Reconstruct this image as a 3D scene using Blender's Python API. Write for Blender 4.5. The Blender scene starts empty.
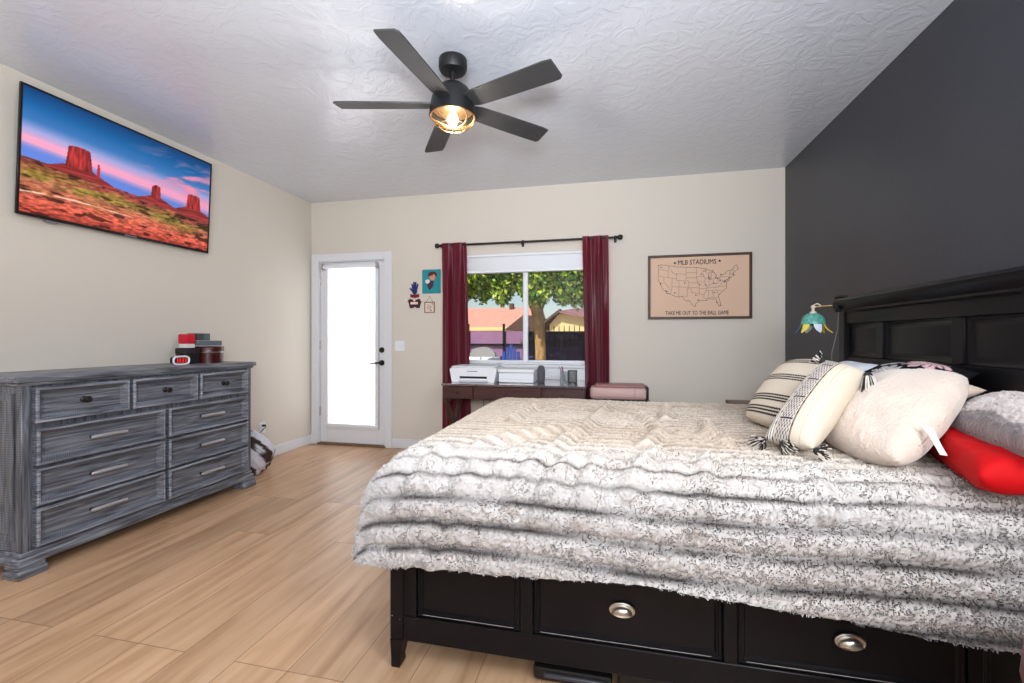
import bpy, bmesh, math, random
import numpy as np
from mathutils import Vector, Matrix
random.seed(7)
RNG = np.random.default_rng(7)
SC = bpy.context.scene
COL = SC.collection
V = Vector

# ------------------------------------------------------------------ camera, sky, lights, exposure
F, YAW, Y0, CAMH = 446.65, 0.2207, 338.48, 1.195
cam_d = bpy.data.cameras.new('camera')
cam = bpy.data.objects.new('camera', cam_d); COL.objects.link(cam)
cam.location = (0, 0, CAMH); cam.rotation_euler = (math.pi/2, 0, YAW)
cam_d.sensor_width = 36; cam_d.lens = F/1024*36; cam_d.shift_y = -(341.5-Y0)/1024
cam_d.clip_start = .02; cam_d.clip_end = 300
SC.camera = cam

w = bpy.data.worlds.new('sky'); SC.world = w; w.use_nodes = True
nt = w.node_tree; nt.nodes.clear()
sky = nt.nodes.new('ShaderNodeTexSky'); sky.sky_type = 'NISHITA'; sky.sun_disc = False
sky.sun_elevation = math.radians(48); sky.sun_rotation = math.radians(200)
bg = nt.nodes.new('ShaderNodeBackground'); bg.inputs[1].default_value = .12
wo = nt.nodes.new('ShaderNodeOutputWorld')
nt.links.new(sky.outputs[0], bg.inputs[0]); nt.links.new(bg.outputs[0], wo.inputs[0])

def lamp(name, kind, loc, energy, color=(1, 1, 1), target=None, size=None, size_y=None, radius=None, spread=None):
    d = bpy.data.lights.new(name, kind); d.energy = energy; d.color = color
    if kind == 'AREA':
        d.shape = 'RECTANGLE'; d.size = size; d.size_y = size_y or size
        if spread: d.spread = math.radians(spread)
    if radius is not None: d.shadow_soft_size = radius
    o = bpy.data.objects.new(name, d); COL.objects.link(o); o.location = loc
    if target is not None:
        o.rotation_euler = (V(target)-V(loc)).to_track_quat('-Z', 'Y').to_euler()
    return o
sun = lamp('sun', 'SUN', (-4, -6, 12), 5.2, (1, .93, .80), target=(-4+3.2, -6+7, 12-9)); sun.data.angle = .01
lamp('fill_front', 'AREA', (.55, -1.45, 1.85), 46, (.88, .945, 1), target=(-1.3, 3.5, 1.3), size=1.5, size_y=1.4)  # added fill behind the camera, not a lamp of the room
lamp('fill_upward', 'AREA', (-.9, -.7, 1.35), 92, (.80, .90, 1), target=(-.9, -.699, 2.74), size=1.2, size_y=1.0)  # added lamp aimed up to lift the ceiling and the room
lamp('fill_side', 'AREA', (1.3, .1, 1.9), 42, (.90, .955, 1), target=(-3.3, 2.3, .8), size=.7, size_y=.7)  # added lamp to brighten the left wall
lamp('fill_ceiling_glare', 'AREA', (.1, -.5, 1.5), 27, (.84, .92, 1), target=(-.5, 2.7, 2.74), size=.35, size_y=.35, spread=100)  # added lamp standing in for window glare on the ceiling

SC.view_settings.view_transform = 'Standard'; SC.view_settings.look = 'None'
SC.view_settings.exposure = 0.0; SC.view_settings.gamma = 1.0
SC.view_settings.use_curve_mapping = False

# ------------------------------------------------------------------ room numbers (metres, floor z = 0)
XL, XR, YB, YF, ZC = -3.351, 1.523, 4.476, -1.7, 2.74

# ------------------------------------------------------------------ helpers
def lin(c):
    return tuple(((x/255)/12.92 if x/255 <= .04045 else ((x/255+.055)/1.055)**2.4) for x in c)
def linnp(a):
    a = np.asarray(a, float)/255
    return np.where(a <= .04045, a/12.92, ((a+.055)/1.055)**2.4)

_mats = {}
def mat(name, rgb=(200, 200, 200), rough=.6, metal=0, spec=.5, emit=None, estr=0, noise=0, nscale=20, nstretch=(1, 1, 1),
        bump=0, bscale=40, attr=False, trans=0, sheen=0, coat=0, ior=1.45, rgb2=None):
    if name in _mats: return _mats[name]
    m = bpy.data.materials.new(name); m.use_nodes = True; _mats[name] = m
    n = m.node_tree.nodes; l = m.node_tree.links; p = n['Principled BSDF']
    c = (*lin(rgb), 1)
    p.inputs['Base Color'].default_value = c; p.inputs['Roughness'].default_value = rough
    p.inputs['Metallic'].default_value = metal; p.inputs['Specular IOR Level'].default_value = spec
    p.inputs['IOR'].default_value = ior
    if trans: p.inputs['Transmission Weight'].default_value = trans
    if sheen: p.inputs['Sheen Weight'].default_value = sheen
    if coat: p.inputs['Coat Weight'].default_value = coat; p.inputs['Coat Roughness'].default_value = .15
    src = None
    if attr:
        a = n.new('ShaderNodeAttribute'); a.attribute_name = 'Col'; src = a.outputs['Color']
    if noise or rgb2 or bump:
        tc = n.new('ShaderNodeTexCoord'); mp = n.new('ShaderNodeMapping'); mp.inputs['Scale'].default_value = nstretch
        l.new(tc.outputs['Object'], mp.inputs[0])
    if noise or rgb2:
        t = n.new('ShaderNodeTexNoise'); t.inputs['Scale'].default_value = nscale; t.inputs['Detail'].default_value = 5
        l.new(mp.outputs[0], t.inputs['Vector'])
        r = n.new('ShaderNodeValToRGB'); r.color_ramp.elements[0].position = .32; r.color_ramp.elements[1].position = .68
        c2 = lin(rgb2) if rgb2 else tuple(x*(1-noise) for x in c[:3])
        c1 = c[:3] if rgb2 else tuple(min(1, x*(1+noise)) for x in c[:3])
        r.color_ramp.elements[0].color = (*c2, 1); r.color_ramp.elements[1].color = (*c1, 1)
        l.new(t.outputs['Fac'], r.inputs[0])
        if src is None: src = r.outputs[0]
        else:
            mx = n.new('ShaderNodeMixRGB'); mx.blend_type = 'MULTIPLY'; mx.inputs[0].default_value = 1
            l.new(src, mx.inputs[1]); l.new(r.outputs[0], mx.inputs[2]); src = mx.outputs[0]
    if src is not None: l.new(src, p.inputs['Base Color'])
    if bump:
        t = n.new('ShaderNodeTexNoise'); t.inputs['Scale'].default_value = bscale; t.inputs['Detail'].default_value = 4
        l.new(mp.outputs[0], t.inputs['Vector'])
        b = n.new('ShaderNodeBump'); b.inputs['Strength'].default_value = bump; b.inputs['Distance'].default_value = .01
        l.new(t.outputs['Fac'], b.inputs['Height']); l.new(b.outputs[0], p.inputs['Normal'])
    if emit is not None:
        p.inputs['Emission Color'].default_value = (*lin(emit), 1); p.inputs['Emission Strength'].default_value = estr
        if attr: l.new(src, p.inputs['Emission Color'])
    return m

_loc = {}
class MB:
    """collects geometry in world metres; build() links it as ONE mesh object"""
    def __init__(s): s.v = []; s.f = []; s.mi = []; s.col = None
    def add(s, vs, fs, mi=0):
        b = len(s.v); s.v += [tuple(map(float, v)) for v in vs]
        s.f += [tuple(b+i for i in f) for f in fs]; s.mi += [mi]*len(fs); return s
    def box(s, x0, x1, y0, y1, z0, z1, bev=0, mi=0, M=None, seg=1):
        bm = bmesh.new(); bmesh.ops.create_cube(bm, size=1)
        for v in bm.verts:
            v.co = V(((x0+x1)/2+v.co.x*(x1-x0), (y0+y1)/2+v.co.y*(y1-y0), (z0+z1)/2+v.co.z*(z1-z0)))
        if bev > 0:
            bmesh.ops.bevel(bm, geom=bm.edges[:], offset=bev, segments=seg, affect='EDGES', profile=.5, clamp_overlap=True)
        bm.verts.index_update()
        vs = [(M @ v.co) if M else v.co for v in bm.verts]
        s.add(vs, [[v.index for v in f.verts] for f in bm.faces], mi); bm.free(); return s
    def tube(s, pts, r, n=8, mi=0, caps=True, closed=False):
        pts = [V(p) for p in pts]; N = len(pts)
        rs = r if isinstance(r, (list, tuple)) else [r]*N
        vs = []; up = None
        for i, p in enumerate(pts):
            if closed: t = (pts[(i+1) % N]-pts[i-1])
            else: t = pts[min(i+1, N-1)]-pts[max(i-1, 0)]
            t = t.normalized() if t.length > 1e-9 else V((0, 0, 1))
            if up is None:
                up = V((0, 0, 1)) if abs(t.z) < .9 else V((1, 0, 0))
            a = t.cross(up)
            if a.length < 1e-6: a = t.cross(V((0, 1, 0)))
            a.normalize(); b = t.cross(a).normalized(); up = -b if b.dot(up) < 0 else b
            a = t.cross(up).normalized()
            for k in range(n):
                q = 2*math.pi*k/n
                vs.append(p+(a*math.cos(q)+up*math.sin(q))*rs[i])
        fs = []
        for i in range(N if closed else N-1):
            j = (i+1) % N
            for k in range(n):
                k2 = (k+1) % n; fs.append((i*n+k, i*n+k2, j*n+k2, j*n+k))
        if caps and not closed:
            fs.append(tuple(range(n-1, -1, -1))); fs.append(tuple((N-1)*n+k for k in range(n)))
        return s.add(vs, fs, mi)
    def lathe(s, prof, c, n=32, mi=0, axis=(0, 0, 1), a0=0, cap=True):
        """prof: list of (r, h) along axis from centre c"""
        ax = V(axis).normalized(); x = ax.orthogonal().normalized(); y = ax.cross(x); c = V(c)
        vs = []
        for r, h in prof:
            for k in range(n):
                q = 2*math.pi*k/n+a0
                vs.append(c+ax*h+(x*math.cos(q)+y*math.sin(q))*r)
        fs = []
        for i in range(len(prof)-1):
            for k in range(n):
                k2 = (k+1) % n; fs.append((i*n+k, i*n+k2, (i+1)*n+k2, (i+1)*n+k))
        if cap:
            if prof[0][0] > 1e-5: fs.append(tuple(range(n-1, -1, -1)))
            if prof[-1][0] > 1e-5: fs.append(tuple((len(prof)-1)*n+k for k in range(n)))
        return s.add(vs, fs, mi)
    def ball(s, c, r, n=16, mi=0, sc=(1, 1, 1)):
        c = V(c); vs = []; fs = []; m = n//2
        for i in range(m+1):
            th = math.pi*i/m
            for k in range(n):
                q = 2*math.pi*k/n
                vs.append((c.x+r*sc[0]*math.sin(th)*math.cos(q), c.y+r*sc[1]*math.sin(th)*math.sin(q), c.z+r*sc[2]*math.cos(th)))
        for i in range(m):
            for k in range(n):
                k2 = (k+1) % n; fs.append((i*n+k, (i+1)*n+k, (i+1)*n+k2, i*n+k2))
        return s.add(vs, fs, mi)
    def panel(s, o, u, v, nrm, wd, ht, loops, mi=0, capf=True, ring=None):
        """front built from nested rectangles: loops = (inset, height along normal)"""
        o, u, v, nrm = V(o), V(u), V(v), V(nrm); vs = []; fs = []
        for ins, h in loops:
            for (a, b) in ((ins, ins), (wd-ins, ins), (wd-ins, ht-ins), (ins, ht-ins)):
                vs.append(o+u*a+v*b+nrm*h)
        for i in range(len(loops)-1):
            for k in range(4):
                k2 = (k+1) % 4; fs.append((i*4+k, i*4+k2, (i+1)*4+k2, (i+1)*4+k))
        if capf: fs.append(tuple((len(loops)-1)*4+k for k in range(4)))
        s.add(vs, fs, mi)
        if ring:
            n0 = len(s.mi)-len(fs)
            for i in range(len(fs)): s.mi[n0+i] = ring[i//4]
        return s
    def prism(s, pts2, o, u, v, nrm, d, mi=0):
        """extrude polygon pts2 (in u,v) from o by d along nrm"""
        o, u, v, nrm = V(o), V(u), V(v), V(nrm); N = len(pts2)
        vs = [o+u*a+v*b for a, b in pts2]+[o+u*a+v*b+nrm*d for a, b in pts2]
        fs = [tuple(range(N-1, -1, -1)), tuple(range(N, 2*N))]
        for k in range(N):
            k2 = (k+1) % N; fs.append((k, k2, N+k2, N+k))
        return s.add(vs, fs, mi)
    def grid(s, P, mi=0, cu=False):
        """P: array (a,b,3)"""
        a, b = P.shape[:2]
        idx = np.arange(a*b).reshape(a, b); fs = []
        A = a if cu else a-1
        for i in range(A):
            j = (i+1) % a
            fs += list(zip(idx[i, :-1].tolist(), idx[j, :-1].tolist(), idx[j, 1:].tolist(), idx[i, 1:].tolist()))
        return s.add(P.reshape(-1, 3).tolist(), fs, mi)
    def build(s, name, mats, parent=None, label=None, cat=None, group=None, kind=None, smooth=True, ang=40, cols=None, flip=False):
        me = bpy.data.meshes.new(name)
        vs = np.array(s.v, float)
        if parent is None:
            loc = V(((vs[:, 0].min()+vs[:, 0].max())/2, (vs[:, 1].min()+vs[:, 1].max())/2, vs[:, 2].min()))
        else: loc = _loc[parent.name]
        me.from_pydata([tuple(x) for x in (vs-np.array(loc))], [], s.f)
        if not isinstance(mats, (list, tuple)): mats = [mats]
        for m in mats: me.materials.append(m)
        if len(mats) > 1: me.polygons.foreach_set('material_index', s.mi)
        if cols is not None:
            a = me.color_attributes.new('Col', 'FLOAT_COLOR', 'POINT')
            c4 = np.ones((len(vs), 4)); c4[:, :3] = cols; a.data.foreach_set('color', c4.ravel())
        if not flip:
            bm = bmesh.new(); bm.from_mesh(me); bmesh.ops.recalc_face_normals(bm, faces=bm.faces[:]); bm.to_mesh(me); bm.free()
        if smooth:
            me.polygons.foreach_set('use_smooth', [True]*len(me.polygons)); me.set_sharp_from_angle(angle=math.radians(ang))
        me.update()
        o = bpy.data.objects.new(name, me); COL.objects.link(o)
        if parent is None: o.location = loc
        else: o.parent = parent
        _loc[o.name] = loc
        tag(o, label, cat, group, kind); return o

def tag(o, label=None, cat=None, group=None, kind=None):
    if label: o['label'] = label
    if cat: o['category'] = cat
    if group: o['group'] = group
    if kind: o['kind'] = kind
    return o
def thing(name, label, cat, loc, group=None, kind=None):
    o = bpy.data.objects.new(name, None); COL.objects.link(o); o.location = loc; o.empty_display_size = .05
    _loc[o.name] = V(loc); return tag(o, label, cat, group, kind)
def text(mb, body, size, o, u, v, nrm, depth=.001, mi=0, align='CENTER', sx=1):
    cu = bpy.data.curves.new('t', 'FONT'); cu.body = body; cu.size = size; cu.align_x = align; cu.align_y = 'CENTER'; cu.extrude = 0; cu.resolution_u = 3
    ob = bpy.data.objects.new('t', cu); COL.objects.link(ob)
    dg = bpy.context.evaluated_depsgraph_get(); me = bpy.data.meshes.new_from_object(ob.evaluated_get(dg))
    o, u, v, nrm = V(o), V(u), V(v), V(nrm)
    for sh in (-.010, .010): mb.add([o+u*(p.co.x*sx+sh*size)+v*(p.co.y+sh*size*.6)+nrm*(depth+abs(sh+.01)*.002) for p in me.vertices], [list(f.vertices) for f in me.polygons], mi)
    bpy.data.objects.remove(ob); bpy.data.meshes.remove(me); bpy.data.curves.remove(cu)
def ribbon(mb, pts, o, u, v, nrm, wd=.002, h=.001, mi=0):
    o, u, v, nrm = V(o), V(u), V(v), V(nrm)
    for (a, b), (c, d) in zip(pts[:-1], pts[1:]):
        dx, dy = c-a, d-b; L = math.hypot(dx, dy)
        if L < 1e-9: continue
        px, py = -dy/L*wd/2, dx/L*wd/2; ex, ey = dx/L*wd*.3, dy/L*wd*.3
        q = [(a-ex+px, b-ey+py), (a-ex-px, b-ey-py), (c+ex-px, d+ey-py), (c+ex+px, d+ey+py)]
        mb.add([o+u*x+v*y+nrm*h for x, y in q], [(0, 1, 2, 3)], mi)
_tab = RNG.random((256, 256))
def vnoise(x, y, seed=0):
    x = np.asarray(x, float)+seed*17.31; y = np.asarray(y, float)+seed*9.77
    xi = np.floor(x).astype(int); yi = np.floor(y).astype(int); fx = x-xi; fy = y-yi
    fx = fx*fx*(3-2*fx); fy = fy*fy*(3-2*fy); g = lambda i, j: _tab[i & 255, j & 255]
    return (g(xi, yi)*(1-fx)+g(xi+1, yi)*fx)*(1-fy)+(g(xi, yi+1)*(1-fx)+g(xi+1, yi+1)*fx)*fy
def fbm(x, y, o=4, seed=0):
    r = 0; a = .5; t = 0
    for i in range(o):
        r = r+a*vnoise(x*2**i, y*2**i, seed+i); t += a; a *= .5
    return r/t

# ------------------------------------------------------------------ materials
def wood_floor():
    m = bpy.data.materials.new('oak_planks'); m.use_nodes = True; n = m.node_tree.nodes; l = m.node_tree.links; p = n['Principled BSDF']
    tc = n.new('ShaderNodeTexCoord'); sep = n.new('ShaderNodeSeparateXYZ'); cmb = n.new('ShaderNodeCombineXYZ')
    l.new(tc.outputs['Object'], sep.inputs[0]); l.new(sep.outputs['Y'], cmb.inputs['X']); l.new(sep.outputs['X'], cmb.inputs['Y'])
    br = n.new('ShaderNodeTexBrick'); br.offset = .37; br.offset_frequency = 3
    br.inputs['Color1'].default_value = (0, 0, 0, 1); br.inputs['Color2'].default_value = (1, 1, 1, 1); br.inputs['Mortar'].default_value = (.5, .5, .5, 1)
    br.inputs['Scale'].default_value = 1; br.inputs['Mortar Size'].default_value = .0016; br.inputs['Mortar Smooth'].default_value = .2
    br.inputs['Brick Width'].default_value = 1.5; br.inputs['Row Height'].default_value = .225
    l.new(cmb.outputs[0], br.inputs['Vector'])
    # grain
    mp = n.new('ShaderNodeMapping'); mp.inputs['Scale'].default_value = (1.1, 11, 1); l.new(cmb.outputs[0], mp.inputs[0])
    g = n.new('ShaderNodeTexNoise'); g.noise_dimensions = '4D'; g.inputs['Scale'].default_value = 1.5; g.inputs['Detail'].default_value = 8; g.inputs['Distortion'].default_value = .6
    mw = n.new('ShaderNodeMath'); mw.operation = 'MULTIPLY'; mw.inputs[1].default_value = 13; l.new(br.outputs['Color'], mw.inputs[0]); l.new(mw.outputs[0], g.inputs['W'])
    l.new(mp.outputs[0], g.inputs['Vector'])
    r = n.new('ShaderNodeValToRGB'); e = r.color_ramp.elements
    e[0].position = .28; e[0].color = (*lin((170, 129, 95)), 1); e[1].position = .72; e[1].color = (*lin((213, 176, 141)), 1)
    e2 = e.new(.48); e2.color = (*lin((197, 157, 121)), 1)
    l.new(g.outputs['Fac'], r.inputs[0])
    # dark streaks / knots
    mp2 = n.new('ShaderNodeMapping'); mp2.inputs['Scale'].default_value = (.9, 5, 1); l.new(cmb.outputs[0], mp2.inputs[0])
    k = n.new('ShaderNodeTexNoise'); k.inputs['Scale'].default_value = 2.2; k.inputs['Detail'].default_value = 3; l.new(mp2.outputs[0], k.inputs['Vector'])
    kr = n.new('ShaderNodeValToRGB'); kr.color_ramp.elements[0].position = .62; kr.color_ramp.elements[0].color = (1, 1, 1, 1); kr.color_ramp.elements[1].position = .78; kr.color_ramp.elements[1].color = (.80, .74, .68, 1)
    l.new(k.outputs['Fac'], kr.inputs[0])
    mx = n.new('ShaderNodeMixRGB'); mx.blend_type = 'MULTIPLY'; mx.inputs[0].default_value = 1; l.new(r.outputs[0], mx.inputs[1]); l.new(kr.outputs[0], mx.inputs[2])
    # plank tint
    tr = n.new('ShaderNodeMapRange'); tr.inputs[3].default_value = .86; tr.inputs[4].default_value = 1.08; l.new(br.outputs['Color'], tr.inputs[0])
    hs = n.new('ShaderNodeHueSaturation'); l.new(tr.outputs[0], hs.inputs['Value']); l.new(mx.outputs[0], hs.inputs['Color'])
    gap = n.new('ShaderNodeMixRGB'); gap.inputs[2].default_value = (*lin((128, 92, 62)), 1); l.new(br.outputs['Fac'], gap.inputs[0]); l.new(hs.outputs[0], gap.inputs[1])
    l.new(gap.outputs[0], p.inputs['Base Color']); p.inputs['Roughness'].default_value = .36; p.inputs['Specular IOR Level'].default_value = .45
    b = n.new('ShaderNodeBump'); b.inputs['Strength'].default_value = .12; b.inputs['Distance'].default_value = .004; l.new(g.outputs['Fac'], b.inputs['Height']); l.new(b.outputs[0], p.inputs['Normal'])
    return m
def ceiling_mat():
    m = bpy.data.materials.new('knockdown_ceiling'); m.use_nodes = True; n = m.node_tree.nodes; l = m.node_tree.links; p = n['Principled BSDF']
    p.inputs['Base Color'].default_value = (*lin((216, 220, 230)), 1); p.inputs['Roughness'].default_value = .2; p.inputs['Specular IOR Level'].default_value = 1.0
    tc = n.new('ShaderNodeTexCoord')
    t = n.new('ShaderNodeTexNoise'); t.inputs['Scale'].default_value = 7; t.inputs['Detail'].default_value = 5; t.inputs['Distortion'].default_value = 2.2; t.inputs['Roughness'].default_value = .55
    l.new(tc.outputs['Object'], t.inputs['Vector'])
    r = n.new('ShaderNodeValToRGB'); r.color_ramp.elements[0].position = .44; r.color_ramp.elements[1].position = .56; l.new(t.outputs['Fac'], r.inputs[0])
    b = n.new('ShaderNodeBump'); b.inputs['Strength'].default_value = .24; b.inputs['Distance'].default_value = .005; l.new(r.outputs[0], b.inputs['Height']); l.new(b.outputs[0], p.inputs['Normal'])
    return m
def washed_wood(name='grey_washed_wood', k=1.0, stretch=(5, 1.0, 22)):
    m = bpy.data.materials.new(name); m.use_nodes = True; n = m.node_tree.nodes; l = m.node_tree.links; p = n['Principled BSDF']
    tc = n.new('ShaderNodeTexCoord'); mp = n.new('ShaderNodeMapping'); mp.inputs['Scale'].default_value = stretch; l.new(tc.outputs['Object'], mp.inputs[0])
    g = n.new('ShaderNodeTexNoise'); g.inputs['Scale'].default_value = 4; g.inputs['Detail'].default_value = 8; g.inputs['Distortion'].default_value = .8; l.new(mp.outputs[0], g.inputs['Vector'])
    r = n.new('ShaderNodeValToRGB'); e = r.color_ramp.elements
    e[0].position = .33; e[0].color = (*[k*q for q in lin((66, 67, 74))], 1); e[1].position = .70; e[1].color = (*[k*q for q in lin((144, 148, 158))], 1); x = e.new(.50); x.color = (*[k*q for q in lin((106, 109, 118))], 1)
    l.new(g.outputs['Fac'], r.inputs[0])
    # saw marks running diagonally
    mp2 = n.new('ShaderNodeMapping'); mp2.inputs['Rotation'].default_value = (math.radians(40), 0, 0); mp2.inputs['Scale'].default_value = (1, 1, 1); l.new(tc.outputs['Object'], mp2.inputs[0])
    wv = n.new('ShaderNodeTexWave'); wv.bands_direction = 'Y'; wv.inputs['Scale'].default_value = 42; wv.inputs['Distortion'].default_value = 3; l.new(mp2.outputs[0], wv.inputs['Vector'])
    mx = n.new('ShaderNodeMixRGB'); mx.blend_type = 'SOFT_LIGHT'; mx.inputs[0].default_value = .35; l.new(r.outputs[0], mx.inputs[1]); l.new(wv.outputs['Color'], mx.inputs[2])
    l.new(mx.outputs[0], p.inputs['Base Color']); p.inputs['Roughness'].default_value = .36
    b = n.new('ShaderNodeBump'); b.inputs['Strength'].default_value = .25; b.inputs['Distance'].default_value = .004; l.new(g.outputs['Fac'], b.inputs['Height']); l.new(b.outputs[0], p.inputs['Normal'])
    return m
M_floor = wood_floor(); M_ceil = ceiling_mat(); M_wash = washed_wood(); M_edge_lit = washed_wood('highlit_drawer_edge', 1.7); M_wash_v = washed_wood('grey_washed_wood_upright', .8, (18, 18, 1.2))  # the drawer edge copy is lighter, painting highlights on the lips
M_wall = mat('beige_wall_paint', (218, 209, 197), .75, bump=.12, bscale=60, spec=.3)
M_black = mat('charcoal_wall_paint', (56, 58, 66), .42, bump=.1, bscale=55, noise=.08, nscale=2)
M_trim = mat('white_trim_paint', (227, 227, 231), .4)
M_vinyl = mat('white_vinyl', (236, 238, 242), .35)
M_bronze = mat('dark_bronze', (58, 54, 52), .35, metal=.7)
M_nickel = mat('satin_nickel', (196, 190, 182), .28, metal=1)
M_blackmetal = mat('matte_black_metal', (34, 34, 35), .45, metal=.3)
M_blackwood = mat('black_lacquered_wood', (17, 16, 19), .33, spec=.22, noise=.15, nscale=6, bump=.05, bscale=30)
M_glass = mat('clear_glass', (255, 255, 255), .02, trans=1, ior=1.3)
M_burg = mat('burgundy_satin', (96, 14, 40), .38, sheen=.4, noise=.1, nscale=3, spec=.6)
M_desk = mat('dark_walnut', (70, 40, 38), .38, noise=.25, nscale=5, nstretch=(1, 8, 8))
M_whitepl = mat('white_plastic', (235, 236, 240), .4)
M_greypl = mat('grey_plastic', (120, 120, 124), .5)
M_dark = mat('black_plastic', (24, 24, 26), .4)
M_brass = mat('aged_brass', (186, 150, 98), .3, metal=1)

def portal_glass():
    m = bpy.data.materials.new('window_pane_glass'); m.use_nodes = True; n = m.node_tree.nodes; l = m.node_tree.links
    n.remove(n['Principled BSDF']); t = n.new('ShaderNodeBsdfTransparent'); g = n.new('ShaderNodeBsdfGlossy'); g.inputs['Roughness'].default_value = .03
    fr = n.new('ShaderNodeFresnel'); fr.inputs[0].default_value = 1.3; mx = n.new('ShaderNodeMixShader')
    l.new(fr.outputs[0], mx.inputs[0]); l.new(t.outputs[0], mx.inputs[1]); l.new(g.outputs[0], mx.inputs[2]); l.new(mx.outputs[0], n['Material Output'].inputs[0])
    return m
M_pane = portal_glass()

# ------------------------------------------------------------------ room shell
TH = .12
MB().box(XL-TH, XR+TH, YF-TH, YB+TH, -.1, 0).build('floor', M_floor, kind='structure', smooth=False)
MB().box(XL-TH, XR+TH, YF-TH, YB+TH, ZC, ZC+.1).build('ceiling', M_ceil, kind='structure', smooth=False)
MB().box(XL-TH, XL, YF-TH, YB+TH, 0, ZC).build('wall_left', M_wall, kind='structure', smooth=False)
MB().box(XR, XR+TH, YF-TH, YB+TH, 0, ZC).build('wall_right', M_black, kind='structure', smooth=False)
MB().box(XL, XR, YF-TH, YF, 0, ZC).build('wall_front', M_wall, kind='structure', smooth=False)
DX0, DX1, DZ = -3.262, -2.415, 2.065          # door opening
WX0, WX1, WZ0, WZ1 = -1.64, -.10, .93, 2.06     # window opening
b = MB()
b.box(XL, DX0, YB, YB+TH, 0, ZC).box(DX0, DX1, YB, YB+TH, DZ, ZC).box(DX1, WX0, YB, YB+TH, 0, ZC)
b.box(WX0, WX1, YB, YB+TH, 0, WZ0).box(WX0, WX1, YB, YB+TH, WZ1, ZC).box(WX1, XR, YB, YB+TH, 0, ZC)
b.build('wall_back', M_wall, kind='structure', smooth=False)
def baseboard(name, x0, x1, y0, y1):
    mb = MB().box(x0, x1, y0, y1, 0, .105, .004)
    mb.build(name, M_trim, kind='structure')
baseboard('baseboard_left', XL, XL+.016, YF, YB)
baseboard('baseboard_back', -2.345, XR, YB-.016, YB)
MB().box(XR-.016, XR, YF, YB-.02, 0, .105, .004).build('baseboard_right', M_trim, kind='structure')
MB().box(XR-.012, XR, YB-.004, YB, .1, ZC).build('trim_1', M_wall, kind='structure')

# door ---------------------------------------------------------------
door = thing('door_1', 'white glazed patio door with white roller shade in the far left corner', 'door', (-2.83, YB, 0), kind='structure')
mb = MB()
mb.box(-3.34, -3.247, YB-.02, YB, 0, 2.15, .004).box(-2.432, -2.343, YB-.02, YB, 0, 2.15, .004).box(-3.247, -2.432, YB-.02, YB, 2.062, 2.15, .004)
mb.box(DX0, -3.246, YB, YB+.1, 0, DZ).box(-2.431, DX1, YB, YB+.1, 0, DZ).box(-3.246, -2.431, YB, YB+.1, 2.053, DZ)
mb.build('casing', M_trim, door)
slab = MB()
sy0, sy1 = YB+.012, YB+.05
slab.box(-3.243, -3.155, sy0, sy1, .022, 2.05, .002).box(-2.53, -2.434, sy0, sy1, .022, 2.05, .002)
slab.box(-3.155, -2.53, sy0, sy1, .022, .2, .002).box(-3.155, -2.53, sy0, sy1, 2.0, 2.05, .002)
sl = slab.build('slab', M_trim, door)
lite = MB()
for a in ((-3.175, -3.145, .18, 2.02), (-2.545, -2.512, .18, 2.02)): lite.box(a[0], a[1], sy0-.012, sy0, a[2], a[3], .004)
lite.box(-3.145, -2.545, sy0-.012, sy0, .18, .21, .004).box(-3.145, -2.545, sy0-.012, sy0, 1.985, 2.02, .004)
lite.build('glazing_frame', M_trim, door)
MB().box(-3.155, -2.53, sy0+.015, sy0+.02, .2, 2.0).build('glass_pane', M_pane, door, smooth=False)
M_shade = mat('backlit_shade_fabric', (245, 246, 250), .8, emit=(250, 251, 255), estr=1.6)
sh = MB().lathe([(.024, 0), (.024, .655)], (-3.175, sy0-.032, 2.0), 16, axis=(1, 0, 0))
shade = sh.build('roller_shade', M_vinyl, door)
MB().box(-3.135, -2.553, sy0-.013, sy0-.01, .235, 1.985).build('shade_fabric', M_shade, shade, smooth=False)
MB().box(-3.17, -2.52, sy0-.026, sy0-.008, .205, .24, .005, seg=2).build('hem_bar', M_vinyl, shade)
mb = MB()
for x in (-3.185, -2.518): mb.box(x-.006, x+.006, sy0-.06, sy0, 1.965, 2.035, .002)
mb.build('shade_bracket', M_nickel, shade)
MB().tube([(-2.5, sy0-.02, 2.0), (-2.5, sy0-.02, .19)], .003, 6).build('shade_guide', M_greypl, shade)
for z in (.32, 1.07, 1.80):
    MB().box(-3.25, -3.236, sy0-.012, sy0+.004, z, z+.1, .001).lathe([(.008, 0), (.008, .1)], (-3.245, sy0-.008, z), 10).build('hinge', M_nickel, door)
MB().lathe([(.031, 0), (.031, .008), (.024, .018), (.0, .02)], (-2.475, sy0, 1.068), 20, axis=(0, -1, 0)).box(-2.479, -2.471, sy0-.03, sy0-.015, 1.055, 1.081, .002).build('deadbolt', M_bronze, door)
mb = MB().lathe([(.031, 0), (.031, .008), (.026, .014), (.0, .015)], (-2.475, sy0, .927), 20, axis=(0, -1, 0))
mb.lathe([(.011, .01), (.011, .055), (.0, .057)], (-2.475, sy0, .927), 12, axis=(0, -1, 0))
mb.tube([(-2.475, sy0-.048, .927), (-2.51, sy0-.05, .927), (-2.55, sy0-.05, .925), (-2.595, sy0-.047, .922)], [.011, .011, .009, .007], 10)
mb.build('lever_handle', M_bronze, door)
MB().box(DX0, DX1, YB-.03, YB+.09, 0, .02, .004).build('threshold', mat('threshold_wood', (120, 92, 66), .5), door)

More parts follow.
